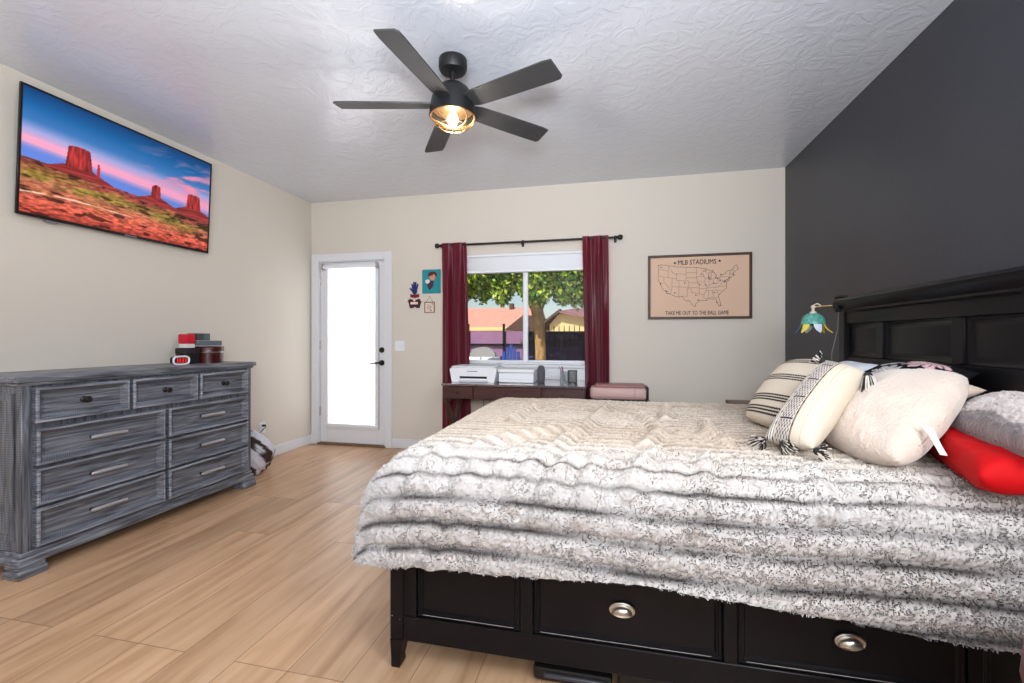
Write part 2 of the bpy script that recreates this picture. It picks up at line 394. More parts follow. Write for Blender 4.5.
# window -------------------------------------------------------------
win = thing('window_1', 'white sliding window behind the desk looking onto the yard', 'window', (-.88, YB, WZ0), kind='structure')
fy0, fy1 = YB+.03, YB+.10
mb = MB().box(WX0, WX0+.045, fy0, fy1, WZ0, WZ1, .004).box(WX1-.045, WX1, fy0, fy1, WZ0, WZ1, .004)
mb.box(WX0+.045, WX1-.045, fy0, fy1, WZ0, WZ0+.02, .004).box(WX0+.045, WX1-.045, fy0, fy1, WZ1-.04, WZ1, .004)
mb.build('window_frame', M_vinyl, win)
def sash(x0, x1, y, name):
    m = MB().box(x0, x0+.05, y, y+.028, WZ0+.02, WZ1-.04, .005).box(x1-.05, x1, y, y+.028, WZ0+.02, WZ1-.04, .005)
    m.box(x0+.05, x1-.05, y, y+.028, WZ0+.02, WZ0+.04, .004).box(x0+.05, x1-.05, y, y+.028, WZ1-.09, WZ1-.04, .005)
    s_ = m.build(name, M_vinyl, win)
    MB().box(x0+.05, x1-.05, y+.012, y+.016, WZ0+.04, WZ1-.09).build('glass_pane', M_pane, s_, smooth=False)
sash(WX0+.045, -.845, fy0+.005, 'sash'); sash(-.905, WX1-.045, fy0+.036, 'sash')
mb = MB().box(WX0-.02, WX1+.02, YB-.035, YB+.03, WZ0-.03, WZ0, .005).box(WX0, WX1, YB-.014, YB, WZ0-.15, WZ0-.03, .004)
mb.build('window_sill', M_trim, win)
mb = MB()
for k in range(11): mb.box(WX0+.01, WX1-.01, YB-.026, YB+.016, 1.904+k*.0118, 1.904+k*.0118+.0118, .003)
mb.box(WX0+.005, WX1-.005, YB-.045, YB+.025, 2.034, 2.062, .006).box(WX0+.01, WX1-.01, YB-.035, YB+.022, 1.872, 1.902, .004)
mb.build('raised_shade', M_vinyl, win)

# ------------------------------------------------------------------ bed
BX0, BX1, BY0, BY1 = -.79, 1.46, 1.482, 3.15
bed = thing('bed', 'black panelled storage bed with tall headboard against the dark wall', 'bed', (.35, 2.3, 0))
# headboard
HX = 1.40
hb = MB()
hb.box(HX+.035, HX+.065, BY0-.06, BY1+.03, .25, 1.36)                # back board
hb.box(HX, HX+.07, BY1-.005, BY1+.065, 0, 1.37, .006).box(HX, HX+.07, BY0-.08, BY0-.01, 0, 1.37, .006)
hy = [3.155-.0, 2.835, 2.765, 2.27, 2.20, 1.80, 1.73, 1.44]
hb.box(HX+.012, HX+.04, BY0-.02, BY1-.003, 1.285, 1.37, .003).box(HX+.012, HX+.04, BY0-.02, BY1-.003, .95, 1.085, .003)
for a, c in ((3.19, hy[0]), (hy[1], hy[2]), (hy[3], hy[4]), (hy[5], hy[6]), (hy[7], 1.40)):
    hb.box(HX+.012, HX+.04, c, a, 1.085, 1.285, .004)
headb = hb.build('headboard', M_blackwood, bed)
pm = MB()
for a, c in ((hy[0], hy[1]), (hy[2], hy[3]), (hy[4], hy[5]), (hy[6], hy[7])):
    pm.panel((HX+.036, a-.003, 1.088), (0, -1, 0), (0, 0, 1), (-1, 0, 0), a-c-.006, .194, [(0, 0), (0, .014), (.012, .006), (.02, .003), (.035, .006)])
pm.build('headboard_panel', M_blackwood, headb)
cr = MB()
prof = [(.065, 1.355), (-.012, 1.355), (-.02, 1.362), (-.018, 1.372), (-.035, 1.385), (-.05, 1.40), (-.062, 1.412), (-.066, 1.424), (-.058, 1.436), (-.04, 1.442), (.065, 1.442)]
P = np.array([[(HX+x, y, z) for x, z in prof] for y in (BY0-.13, 3.12)])
cr.grid(P); cr.add([tuple(p) for p in P[0]], [tuple(range(len(prof)))]); cr.add([tuple(p) for p in P[1]], [tuple(range(len(prof)))])
cr.build('crown_moulding', M_blackwood, headb, ang=30)
# side rail with drawers, near side
RY = BY0
rail = MB()
rail.box(-.735, 1.40, RY+.02, RY+.045, .11, .47)
rail.box(-.735, 1.40, RY+.004, RY+.022, .105, .195, .003).box(-.705, 1.40, RY+.004, RY+.022, .415, .47, .003)
for a, c in ((-.735, -.685), (-.305, -.262), (.335, .375), (.965, 1.0), (1.36, 1.40)): rail.box(a, c, RY+.004, RY+.022, .195, .415, .002)
rail.build('side_rail', M_blackwood, bed, label='near side rail with moulded drawer panels')
rl = MB().box(-.70, 1.40, BY1-.045, BY1-.02, .11, .47, .004); rl.build('side_rail', M_blackwood, bed)
def framed(x0, x1, name):
    m = MB().panel((x0+.002, RY+.022, .197), (1, 0, 0), (0, 0, 1), (0, -1, 0), x1-x0-.004, .216,
                   [(0, 0), (0, .012), (.006, .016), (.010, .016), (.013, .011), (.017, .011), (.022, .004), (.024, .004)])
    return m.build(name, M_blackwood, bed, ang=15)
p1 = framed(-.685, -.305, 'fixed_panel')
def cup_pull(x, z, par):
    m = MB(); a, bb, d = .034, .021, .022; vs = []
    n1, n2 = 20, 8
    for i in range(n2+1):
        t = i/n2*math.pi/2
        for k in range(n1+1):
            q = math.pi*k/n1
            vs.append((x+a*math.cos(q)*math.cos(t), RY+.01-d*math.sin(t), z-.012+bb*1.35*math.sin(q)*math.cos(t)+.006*math.sin(t)))
    W_ = n1+1
    m.add(vs, [(i*W_+k, i*W_+k+1, (i+1)*W_+k+1, (i+1)*W_+k) for i in range(n2) for k in range(n1)])
    pts = [(x+.038*math.cos(2*math.pi*k/28), RY+.009, z+.022*math.sin(2*math.pi*k/28)+.002) for k in range(28)]
    m.tube(pts, .0035, 8, closed=True)
    m.prism([(.035*math.cos(2*math.pi*k/28), .019*math.sin(2*math.pi*k/28)) for k in range(28)], (x, RY+.012, z+.002), (1, 0, 0), (0, 0, 1), (0, -1, 0), .004)
    m.build('cup_pull', M_nickel, par, label='satin nickel oval cup pull')
d1 = framed(-.262, .335, 'drawer'); cup_pull(.031, .312, d1)
d2 = framed(.375, .965, 'drawer'); cup_pull(.679, .305, d2)
framed(1.0, 1.36, 'fixed_panel')
def leg(x0, x1, y0, y1, top, par=bed, outx=1, outy=1):
    m = MB().box(x0, x1, y0, y1, .11, top, .004)
    cx, cy = (x0+x1)/2, (y0+y1)/2; hx, hy_ = (x1-x0)/2-.001, (y1-y0)/2-.001
    vs = []; L = ((0, .62), (.012, .75), (.03, .70), (.11, 1.0))
    for z, s_ in L: vs += [(x0+.001+0*hx, cy-hy_*s_ if outy else cy-hy_, z), (x0+2*hx*s_, cy-hy_*s_, z), (x0+2*hx*s_, cy+hy_*s_, z), (x0+.001, cy+hy_*s_, z)]
    fs = [(3, 2, 1, 0)]
    for i in range(len(L)-1):
        for k in range(4): fs.append((i*4+k, i*4+(k+1) % 4, i*4+4+(k+1) % 4, i*4+4+k))
    m.add(vs, fs); return m.build('leg', M_blackwood, par)
leg(-.785, -.733, RY-.003, RY+.06, .60); leg(-.785, -.733, BY1-.06, BY1, .60)
fb = MB().box(-.775, -.74, RY+.06, BY1-.06, .12, .60, .004); fb.build('footboard', M_blackwood, bed)
# chips where the black paint has rubbed off; painted glint lines on the mouldings
M_chip_glint = mat('chip_and_glint', (176, 172, 168), .6)
for par, a, c in ((p1, -.66, -.33), (d1, -.235, .30), (d2, .40, .93)):
    MB().box(a, c, RY+.0055, RY+.0068, .2068, .2078).build('moulding_glint', M_chip_glint, par, label='pale painted glint along the moulding')
for x, z, s_ in ((-.775, .195, .005), (-.745, .185, .003)):
    MB().ball((x, RY-.0035, z), s_*.6, 8, sc=(1, .25, .7)).build('paint_chip', M_chip_glint, bed)
# mattress
mat_m = mat('mattress_ticking', (225, 222, 216), .9)
MB().box(-.70, 1.37, RY+.06, BY1-.06, .46, .72, .05, seg=3).build('mattress', mat_m, label='white mattress on the black bed under the fur blanket', cat='mattress')

# ------------------------------------------------------------------ fur blanket
def fur_blanket():
    cx0, cx1, cy0, cy1, cr_ = -.695, 1.37, 1.60, 3.02, .04
    rh, rv, ztop = .195, .20, .775
    step = .0046
    a = np.arange(cx0-.52, cx1+1e-6, step); bb = np.arange(cy0-.52, cy1+.46, step)
    A, B = np.meshgrid(a, bb, indexing='ij')
    ax = np.clip(A, cx0+cr_, 9); by = np.clip(B, cy0+cr_, cy1-cr_)
    dx, dy = A-ax, B-by; dist = (np.abs(dx)**5+np.abs(dy)**5)**.2
    nx = np.where(dist > 1e-9, dx/np.maximum(dist, 1e-9), 0); ny = np.where(dist > 1e-9, dy/np.maximum(dist, 1e-9), 0)
    D = np.maximum(dist-cr_, 0)
    hem = np.interp(A, [-.9, -.7, -.42, -.16, .08, .31, .51, .69, .89, 1.1], [.470, .462, .452, .438, .426, .438, .456, .470, .480, .482])
    hem = np.where(B > 2.2, .47, hem)+.010*(fbm(A*9, B*0+3, 2, 5)-.5)
    dead = D > hem
    D = np.minimum(D, hem)
    arc = math.pi/2*(rh+rv)/2; th = np.clip(D/arc, 0, 1)*math.pi/2
    hang = np.maximum(D-arc, 0)
    out = rh*np.sin(th)+hang*.16; drop = rv*(1-np.cos(th))+hang*.985
    base = np.minimum(dist, cr_)
    X = ax+nx*(base+out); Y = by+ny*(base+out); Z = ztop-drop
    NX, NY, NZ = nx*np.sin(th), ny*np.sin(th), np.cos(th)
    # ridges running along the bed
    top_ = np.clip((B-1.52)/.34, 0, 1)
    per = .081
    ph = np.where(B < 1.7, B/per, 1.7/per+(B-1.7)/.058)+(.20+.65*top_)*(fbm(A*2.2, B*2.2, 3, 1)-.5)+.12*np.sin(A*5)
    rs = np.abs(np.sin(np.pi*ph)); ridge = rs**.55
    amp = (.017+.009*top_)*(.75+.5*fbm(A*3, B*9, 2, 9))
    h = amp*(ridge-.6)
    # cross wrinkles: soft folds pulled across the ribs
    wr = [[(-.03, 2.75), (-.10, 2.2), (-.20, 1.75), (-.29, 1.47), (-.32, 1.38)], [(.16, 1.72), (.08, 1.54), (.05, 1.44)],
          [(-.22, 2.03), (-.38, 1.84), (-.51, 1.71)], [(.33, 1.68), (.27, 1.45), (.24, 1.36)], [(-.47, 1.50), (-.50, 1.42), (-.56, 1.25), (-.59, 1.12)],
          [(.15, 2.52), (.21, 2.07), (.13, 1.79)], [(-.62, 1.62), (-.66, 1.45), (-.72, 1.32)], [(.45, 2.3), (.40, 2.05), (.44, 1.9)], [(-.05, 1.62), (-.08, 1.44), (-.10, 1.35)], [(.62, 1.6), (.60, 1.42)], [(-.45, 2.6), (-.5, 2.2)], [(.32, 2.8), (.27, 2.45)],
          [(-.12, 1.60), (-.2, 1.45), (-.24, 1.33)]]
    wsum = np.zeros_like(A)
    for pl in wr:
        dmin = np.full(A.shape, 9.)
        for (x0, y0), (x1, y1) in zip(pl[:-1], pl[1:]):
            L2 = (x1-x0)**2+(y1-y0)**2
            t = np.clip(((A-x0)*(x1-x0)+(B-y0)*(y1-y0))/L2, 0, 1)
            dmin = np.minimum(dmin, np.hypot(A-(x0+t*(x1-x0)), B-(y0+t*(y1-y0))))
        g = np.exp(-(dmin/.026)**2); wsum = np.maximum(wsum, g)
        h = h+(.013+.009*top_)*g*(.7+.5*ridge)-.007*np.exp(-((dmin-.05)/.02)**2)
    h += .012*(fbm(A*4, B*4, 3, 21)-.5)
    # pile: tufts
    tuft = fbm(A*72+2.5*fbm(A*30, B*30, 2, 3), B*72+2*fbm(A*30+7, B*30, 2, 4), 2, 11)-.5
    curl = np.clip(1-np.abs(tuft+.02)/.075, 0, 1)
    fine = vnoise(A*160, B*160, 31)-.5
    h += (.008-.004*top_)*tuft-.003*curl+.003*fine
    X = X+NX*h; Y = Y+NY*h; Z = Z+NZ*h
    # colour of the pile: cream, dyed brown stripes in front, painted rib shade on top
    rs2 = np.abs(np.sin(np.pi*(ph+.13-.34*top_)))  # phase shift on top paints shade onto the near rib faces
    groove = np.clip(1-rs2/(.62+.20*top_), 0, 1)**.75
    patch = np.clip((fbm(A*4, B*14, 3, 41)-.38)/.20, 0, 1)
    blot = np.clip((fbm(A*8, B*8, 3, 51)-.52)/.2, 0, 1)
    dark = np.clip(groove*np.where(B < 1.7, .55+.45*patch, .50+.25*patch)+(.10-.03*top_)*curl*(.35+.65*blot)+.08*blot*(1-groove), 0, 1)  # curl term puts shade between the tufts into the colour
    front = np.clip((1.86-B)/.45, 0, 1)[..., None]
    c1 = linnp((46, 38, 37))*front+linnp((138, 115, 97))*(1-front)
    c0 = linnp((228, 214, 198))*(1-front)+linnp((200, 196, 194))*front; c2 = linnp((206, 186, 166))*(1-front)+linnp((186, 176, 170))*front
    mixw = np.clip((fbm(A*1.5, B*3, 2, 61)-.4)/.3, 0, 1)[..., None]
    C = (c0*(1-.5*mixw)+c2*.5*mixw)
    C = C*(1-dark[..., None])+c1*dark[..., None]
    mb = MB(); na, nb = A.shape
    P = np.stack([X, Y, Z], -1).reshape(-1, 3)
    idx = np.arange(na*nb).reshape(na, nb)
    q = np.stack([idx[:-1, :-1], idx[1:, :-1], idx[1:, 1:], idx[:-1, 1:]], -1).reshape(-1, 4)
    dd = dead.reshape(-1)[q].sum(1) < 4
    q = q[dd]
    used = np.zeros(na*nb, bool); used[q.ravel()] = True; remap = np.cumsum(used)-1
    # pile: pointed tufts growing from the cloth
    Nn = np.stack([NX+0*A, NY+0*A, NZ+0*A], -1).reshape(-1, 3)
    ta = (fbm(A*9, B*9, 3, 301)*14+fbm(A*60, B*60, 2, 305)*5).reshape(-1)
    tx = np.stack([np.ones_like(ta), np.zeros_like(ta), np.zeros_like(ta)], -1); ty = np.cross(Nn, tx); ty /= np.maximum(np.linalg.norm(ty, axis=1), 1e-6)[:, None]
    Dt = Nn*.75+(tx*np.cos(ta)[:, None]+ty*np.sin(ta)[:, None])*.75
    e0 = np.concatenate([idx[:-1, :].ravel(), idx[:, :-1].ravel()]); e1 = np.concatenate([idx[1:, :].ravel(), idx[:, 1:].ravel()])
    pick = RNG.random(len(e0)) < .36
    e0, e1 = e0[pick], e1[pick]; ok = used[e0] & used[e1]; e0, e1 = e0[ok], e1[ok]
    tip = (P[e0]+P[e1])/2+Dt[e0]*((.0042+.005*RNG.random(len(e0)))*(1-.35*top_.reshape(-1)[e0]))[:, None]
    Cf = C.reshape(-1, 3); jit = (.82+.36*RNG.random(len(e0)))[:, None]
    tipc = np.clip((.93*Cf[e0]+.07*c0.reshape(-1, 3)[e0])*jit, 0, 1)
    nv = int(used.sum())
    mb.v = np.concatenate([P[used], tip]).tolist()
    tri = np.stack([remap[e0], remap[e1], nv+np.arange(len(e0))], -1)
    mb.f = remap[q].tolist()+tri.tolist(); mb.mi = [0]*len(mb.f)
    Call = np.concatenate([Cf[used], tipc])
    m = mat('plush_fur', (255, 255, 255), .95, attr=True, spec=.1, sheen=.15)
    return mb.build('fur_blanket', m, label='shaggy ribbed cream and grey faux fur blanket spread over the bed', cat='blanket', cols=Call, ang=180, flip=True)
fur_blanket()

# ------------------------------------------------------------------ pillows
def pillow_mesh(c00, c10, c01, c11, thick, n=60, pinch=.05, p=2.6, lump=.0, seed=0, fn=None, round_=.0, fuzz=0, fz=90):
    """c00 bottom-left, c10 bottom-right, c01 top-left, c11 top-right (seen from the front)"""
    c = [np.array(x, float) for x in (c00, c10, c01, c11)]
    u = np.linspace(-1, 1, n); U, W_ = np.meshgrid(u, u, indexing='ij')
    Us = U*(1-pinch*(1-W_**2)); Ws = W_*(1-pinch*(1-U**2))
    if round_:
        k = 1-round_*(U**2*W_**2); Us = Us*k; Ws = Ws*k
    s, t = (Us[..., None]+1)/2, (Ws[..., None]+1)/2
    P = (c[0]*(1-s)+c[1]*s)*(1-t)+(c[2]*(1-s)+c[3]*s)*t
    nrm = np.cross(c[1]-c[0]+c[3]-c[2], c[2]-c[0]+c[3]-c[1]); nrm /= np.linalg.norm(nrm)
    T = ((1-np.abs(U)**p)*(1-np.abs(W_)**p))**.5*thick/2
    T = T*(1+lump*(fbm(U*2+5, W_*2+5, 3, seed)-.5))
    fzv = fuzz*(fbm(U*fz*.2+9, W_*fz*.2, 3, seed+3)-.5) if fuzz else 0
    front = P+nrm*(T+fzv)[..., None]; back = P-nrm*(T)[..., None]
    mb = MB(); mb.grid(front); mb.grid(back[::-1])
    cols = None
    if fn is not None:
        ca = fn(U, W_); cb = fn(U*0+9, W_); cols = np.concatenate([ca.reshape(-1, 3), cb.reshape(-1, 3)])
    return mb, cols, nrm
def weld(o, d=.0008):
    bm = bmesh.new(); bm.from_mesh(o.data); bmesh.ops.remove_doubles(bm, verts=bm.verts[:], dist=d); bmesh.ops.recalc_face_normals(bm, faces=bm.faces[:]); bm.to_mesh(o.data); bm.free()
    for p_ in o.data.polygons: p_.use_smooth = True
CREAM, INK = linnp((216, 201, 181)), linnp((44, 42, 46))
def mixc(m, a, c): return a*(1-m[..., None])+c*m[..., None]
def fn_band(U, W_):
    """woven band of dashes up the left of the cushion, dotted lines either side"""
    M_ = np.zeros_like(U)
    def line(x, wd): return (np.abs(U-x) < wd).astype(float)
    for x, wd in ((-.80, .012), (-.68, .016), (-.56, .012), (.10, .018), (.14, .008)): M_ = np.maximum(M_, line(x, wd))
    for x in (-.80, -.56, .12):
        M_ = np.maximum(M_, ((np.abs(U-x) < .032) & (np.abs((W_*4.5) % 1-.5) < .12)))
    band = (U > -.48) & (U < .04)
    rows = np.floor(U*17); dash = (np.abs((W_*11+.5*(rows % 2)) % 1-.5) < .22) & (np.abs((U*17) % 1-.5) < .30)
    M_ = np.maximum(M_, band & dash)
    M_ = np.maximum(M_, band & (np.abs((W_*2.2) % 1-.5) < .035))
    base = np.broadcast_to(CREAM, U.shape+(3,)).copy()
    base = np.where(band[..., None], linnp((196, 184, 176)), base)
    wz = (U > -.80) & (U < -.56); base = np.where(wz[..., None], linnp((240, 236, 228)), base)
    base = mixc(np.where((np.abs(U-.5) < .008), .35, 0.), base, INK)
    return mixc(M_, base, INK)
def fn_stripes(U, W_):
    M_ = np.zeros_like(U)
    for c in (-.80, -.50, .10, .70):
        for o_ in (-.065, .0, .065):
            wob = .004*np.sin(U*90)
            M_ = np.maximum(M_, (np.abs(W_-c-o_+wob) < .019))
    return mixc(M_.astype(float), np.broadcast_to(CREAM, U.shape+(3,)), INK)
M_cot = mat('woven_cotton', (255, 255, 255), .9, attr=True, spec=.15, bump=.25, bscale=220)
def tassel(parent, p, d, L=.075, n=44, seed=0):
    rg = random.Random(seed); p = V(p); d = V(d).normalized(); a = d.orthogonal().normalized(); bq = d.cross(a)
    m = MB()
    m.ball(p+d*.008, .014, 10)
    for i in range(n):
        q = rg.uniform(0, 6.283); r = rg.uniform(.1, 1)**.5
        e = a*math.cos(q)+bq*math.sin(q)
        m.tube([p+d*.006+e*.008*r, p+d*.022+e*.017*r, p+d*L*.6+e*.027*r, p+d*L*rg.uniform(.9, 1.1)+e*.034*r], .0022, 4, mi=i % 2)
    return m.build('tassel', [mat('black_yarn', (40, 38, 42), .9), mat('cream_yarn', (222, 212, 198), .9)], parent)

def pillow(name, label, cat, cs, thick, material, group=None, **k):
    mb, cols, nrm = pillow_mesh(*cs, thick, **k)
    o = mb.build(name, material, label=label, cat=cat, cols=cols, group=group, ang=180, flip=True); weld(o)
    return o, V(nrm)
G_p = 'cream woven cushions with black pattern'
o, nr = pillow('throw_pillow', 'cream woven cushion with plain black stripe groups, behind the banded tassel cushion', 'pillow',
               ((.60, 2.36, .805), (.79, 1.98, .795), (.865, 2.52, 1.085), (1.06, 2.24, 1.08)), .17, M_cot, G_p, n=170, pinch=.02, fn=fn_stripes, round_=.12)
o, nr = pillow('throw_pillow', 'cream woven cushion with wide dashed black band and black and white tassels', 'pillow',
               ((.55, 1.85, .81), (.665, 1.70, .815), (.845, 2.055, 1.10), (.945, 1.95, 1.07)), .16, M_cot, G_p, n=190, pinch=.02, fn=fn_band, round_=.04)
tassel(o, (.935, 1.925, 1.065), (-.06, -.3, -.8), .10, seed=1, n=90); tassel(o, (.555, 1.845, .815), (-.3, -.3, -.08), .05, seed=2); tassel(o, (.60, 1.79, .815), (.1, -.5, -.08), .05, seed=6); tassel(o, (.67, 1.70, .815), (.2, -.2, -.02), .035, seed=3, n=30)
tassel(o, (.84, 2.055, 1.10), (-.3, .2, .25), .035, seed=5, n=24)
M_plush = mat('cream_plush', (218, 199, 184), .95, spec=.1, sheen=.5, bump=.5, bscale=130, noise=.06, nscale=9)
o, nr = pillow('plush_pillow', 'large cream plush pillow with a white care tag leaning on the headboard side', 'pillow',
               ((.765, 1.98, .81), (.835, 1.545, .80), (1.08, 2.25, 1.01), (1.22, 1.82, 1.08)), .20, M_plush, n=90, round_=.13, pinch=-.01, lump=.35, seed=3, fuzz=.006, fz=160)
tg = MB()
tg0 = np.array([.955, 1.585, .925])
tp = [V((.94, 1.612, .925)), V((.945, 1.592, .90)), V((.953, 1.583, .872)), V((.962, 1.576, .848))]
for i in range(3):
    w_ = V((-.013, .008, .004)) if i < 1 else V((-.007, .004, 0))
    w2 = V((-.007, .004, 0))
    tg.add([tp[i]+w_, tp[i]-w_, tp[i+1]-w2, tp[i+1]+w2, tp[i]+w_+V((0, .002, 0)), tp[i]-w_+V((0, .002, 0)), tp[i+1]-w2+V((0, .002, 0)), tp[i+1]+w2+V((0, .002, 0))],
           [(0, 1, 2, 3), (7, 6, 5, 4), (0, 4, 5, 1), (2, 6, 7, 3), (1, 5, 6, 2), (0, 3, 7, 4)])
tg.build('care_tag', mat('white_satin_tag', (238, 238, 238), .5), o, label='white care tag')
M_peach = mat('peach_fleece', (226, 200, 180), .95, spec=.1, sheen=.4, bump=.4, bscale=110)
pillow('plush_pillow', 'peach beige fleece pillow lying flat behind the large cream plush pillow', 'pillow',
       ((1.02, 2.62, .93), (1.02, 2.02, .93), (1.37, 2.62, 1.0), (1.37, 2.02, 1.0)), .15, M_peach, n=50, pinch=.03, lump=.3, seed=8)
pillow('bed_pillow', 'smooth white bed pillow at the far end of the headboard', 'pillow',
       ((1.05, 3.02, .86), (1.05, 2.5, .86), (1.36, 3.02, 1.045), (1.36, 2.52, 1.045)), .15, mat('white_cotton', (226, 229, 238), .8, bump=.2, bscale=12), n=50, pinch=.04, lump=.4, seed=12)
def fn_floral(U, W_):
    base = np.broadcast_to(linnp((20, 19, 22)), U.shape+(3,)).copy()
    for cx, cy, r, col in ((-.55, .55, .42, (205, 205, 210)), (.35, .6, .5, (236, 196, 200)), (.9, .1, .35, (230, 188, 192)), (-.1, -.2, .4, (220, 214, 214)), (-.9, -.5, .3, (190, 196, 190))):
        d = np.hypot(U-cx, W_-cy); th = np.arctan2(W_-cy, U-cx)
        m = (d < r*(.55+.45*np.abs(np.cos(th*4)))) & (np.abs(np.sin(th*8+d*18)) > .35)
        base = np.where(m[..., None], linnp(col), base)
    return base
pillow('bed_pillow', 'black pillow printed with pink and white flowers against the headboard', 'pillow',
       ((1.13, 2.58, .95), (1.13, 2.08, .95), (1.385, 2.58, 1.06), (1.385, 2.08, 1.06)), .13, M_cot, n=110, pinch=.03, lump=.4, seed=15, fn=fn_floral)
def fn_two(U, W_):
    e = .10*np.sin(U*5)+.25*(fbm(U*3+4, W_*3, 3, 71)-.5)
    m = np.clip((W_+.74+.5*e)/.05, 0, 1)
    g = fbm(U*9, W_*9, 3, 75)[..., None]
    lo = linnp((150, 134, 130))*(1-g)+linnp((104, 100, 104))*g; hi = linnp((216, 202, 196))*(1-.25*g)
    return lo*(1-m[..., None])+hi*m[..., None]
M_plush2 = mat('two_tone_plush', (255, 255, 255), .95, spec=.1, sheen=.4, attr=True, bump=.6, bscale=90)
pillow('plush_pillow', 'two tone grey and pale pink plush pillow lying on the red satin pillow', 'pillow',
       ((1.12, 1.84, .895), (1.02, 1.34, .905), (1.35, 2.02, .955), (1.39, 1.38, .96)), .165, M_plush2, n=120, pinch=.04, p=3, lump=.3, seed=22, fn=fn_two, fuzz=.012, fz=150)
M_red = mat('red_satin', (190, 3, 10), .75, spec=.25, bump=.3, bscale=9)
pillow('bed_pillow', 'bright red satin pillow at the near edge of the bed', 'pillow',
       ((1.10, 1.92, .835), (.935, 1.405, .83), (1.36, 1.92, .845), (1.36, 1.36, .845)), .125, M_red, n=60, pinch=-.02, p=7, lump=.6, seed=25)

# ------------------------------------------------------------------ dresser
DXF = -2.87; dr = thing('dresser', 'grey washed wooden dresser with nine drawers along the left wall', 'dresser', (-3.1, 2.36, 0))
mb = MB().box(XL+.02, DXF, 1.635, 3.07, .09, .975, .004)
mb.box(DXF-.03, DXF+.008, 1.63, 1.668, .09, .965, .003).box(DXF-.03, DXF+.008, 3.03, 3.075, .09, .965, .003)
mb.panel((XL+.06, 1.635, .18), (1, 0, 0), (0, 0, 1), (0, -1, 0), .38, .74, [(0, 0), (0, .008), (.03, .008), (.04, .001), (.06, .001)])
mb.build('carcass', M_wash_v, dr)
MB().box(XL+.012, DXF+.034, 1.602, 3.105, .975, 1.006, .006, seg=2).box(XL+.015, DXF+.018, 1.615, 3.092, .957, .975, .004).build('top', M_wash, dr)
MB().box(XL+.03, DXF+.012, 1.622, 3.085, .095, .125, .005).box(XL+.03, DXF+.022, 1.612, 3.095, .06, .098, .006).build('base_moulding', M_wash, dr)
for y0, y1 in ((1.603, 1.725), (2.985, 3.105)):
    for x0, x1 in ((DXF-.08, DXF+.034), (XL+.02, XL+.12)):
        MB().box(x0, x1, y0, y1, 0, .045, .006).box(x0+.006, x1-.006, y0+.006, y1-.006, .045, .07, .004).build('foot', M_wash, dr)
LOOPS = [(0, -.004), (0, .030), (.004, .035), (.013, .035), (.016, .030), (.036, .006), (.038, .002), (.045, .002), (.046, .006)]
def drawer(y0, y1, z0, z1, knob):
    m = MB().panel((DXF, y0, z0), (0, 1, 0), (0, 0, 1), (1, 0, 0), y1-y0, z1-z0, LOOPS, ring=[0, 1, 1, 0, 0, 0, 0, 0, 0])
    d = m.build('drawer', [M_wash, M_edge_lit], dr, ang=15)
    cy, cz = (y0+y1)/2, (z0+z1)/2
    if knob:
        MB().lathe([(.018, 0), (.018, .004), (.008, .010), (.007, .022), (.015, .030), (.018, .038), (.013, .046), (0, .048)], (DXF+.007, cy, cz+.004), 16, axis=(1, 0, 0)).build('knob', M_bronze, d, label='dark round knob')
    else:
        L = .078; x = DXF+.005
        h_ = MB().box(x, x+.028, cy-L-.006, cy-L+.012, cz-.007, cz+.009, .003).box(x, x+.028, cy+L-.012, cy+L+.006, cz-.007, cz+.009, .003)
        h_.tube([(x+.03, cy-L-.016, cz+.001), (x+.034, cy-L, cz+.002), (x+.036, cy, cz+.003), (x+.034, cy+L, cz+.002), (x+.03, cy+L+.016, cz+.001)], [.008, .0105, .0105, .0105, .008], 10, mi=1)
        h_.build('handle', [M_bronze, mat('pewter_handle', (206, 208, 214), .32, metal=.75)], d, label='dark pewter bar handle')
for y0, y1 in ((1.674, 2.125), (2.145, 2.58), (2.60, 3.024)): drawer(y0, y1, .765, .945, True)
for z0, z1 in ((.548, .735), (.345, .532), (.137, .330)):
    drawer(1.678, 2.345, z0, z1, False); drawer(2.37, 3.024, z0, z1, False)

# things on the dresser
TZ = 1.006
tin = thing('hat_box', 'round dark red lidded tin on the dresser top', 'tin', (-3.1, 2.905, TZ))
M_tin = mat('maroon_lacquer', (62, 12, 16), .25, noise=.2, nscale=5)
MB().lathe([(.100, 0), (.100, .085)], (-3.1, 2.905, TZ), 40).build('tin_body', M_tin, tin)
MB().lathe([(.104, .082), (.104, .122), (.100, .127), (0, .129)], (-3.1, 2.905, TZ), 40).build('lid', M_tin, tin)
MB().lathe([(.1045, .080), (.106, .083), (.1045, .086)], (-3.1, 2.905, TZ), 40, cap=False).build('rim_band', M_nickel, tin)
bx = thing('storage_box', 'black lidded box beside the round red tin on the dresser', 'box', (-3.12, 2.72, TZ))
MB().box(-3.17, -3.06, 2.695, 2.795, TZ, TZ+.075, .004).build('box_body', M_dark, bx)
MB().box(-3.174, -3.056, 2.691, 2.799, TZ+.072, TZ+.118, .004).build('lid', mat('black_card', (38, 30, 34), .4), bx)
MB().box(-3.17, -3.05, 2.772, 2.985, TZ+.135, TZ+.172, .004).build('flat_box', [mat('slate_card', (98, 108, 120), .5)], label='flat slate grey box lying on the round red tin', cat='box')
gb = thing('gift_box', 'small charcoal box on top of the flat grey box', 'box', (-3.12, 2.81, TZ+.174))
MB().box(-3.16, -3.06, 2.775, 2.885, TZ+.175, TZ+.228, .003).build('box_body', mat('charcoal_card', (62, 68, 74), .5), gb)
MB().box(-3.0595, -3.058, 2.825, 2.875, TZ+.18, TZ+.223).build('printed_panel', mat('green_grey_print', (86, 100, 96), .5), gb)
rb = thing('small_box', 'small red topped white box standing on the black lidded box', 'box', (-3.10, 2.70, TZ+.118))
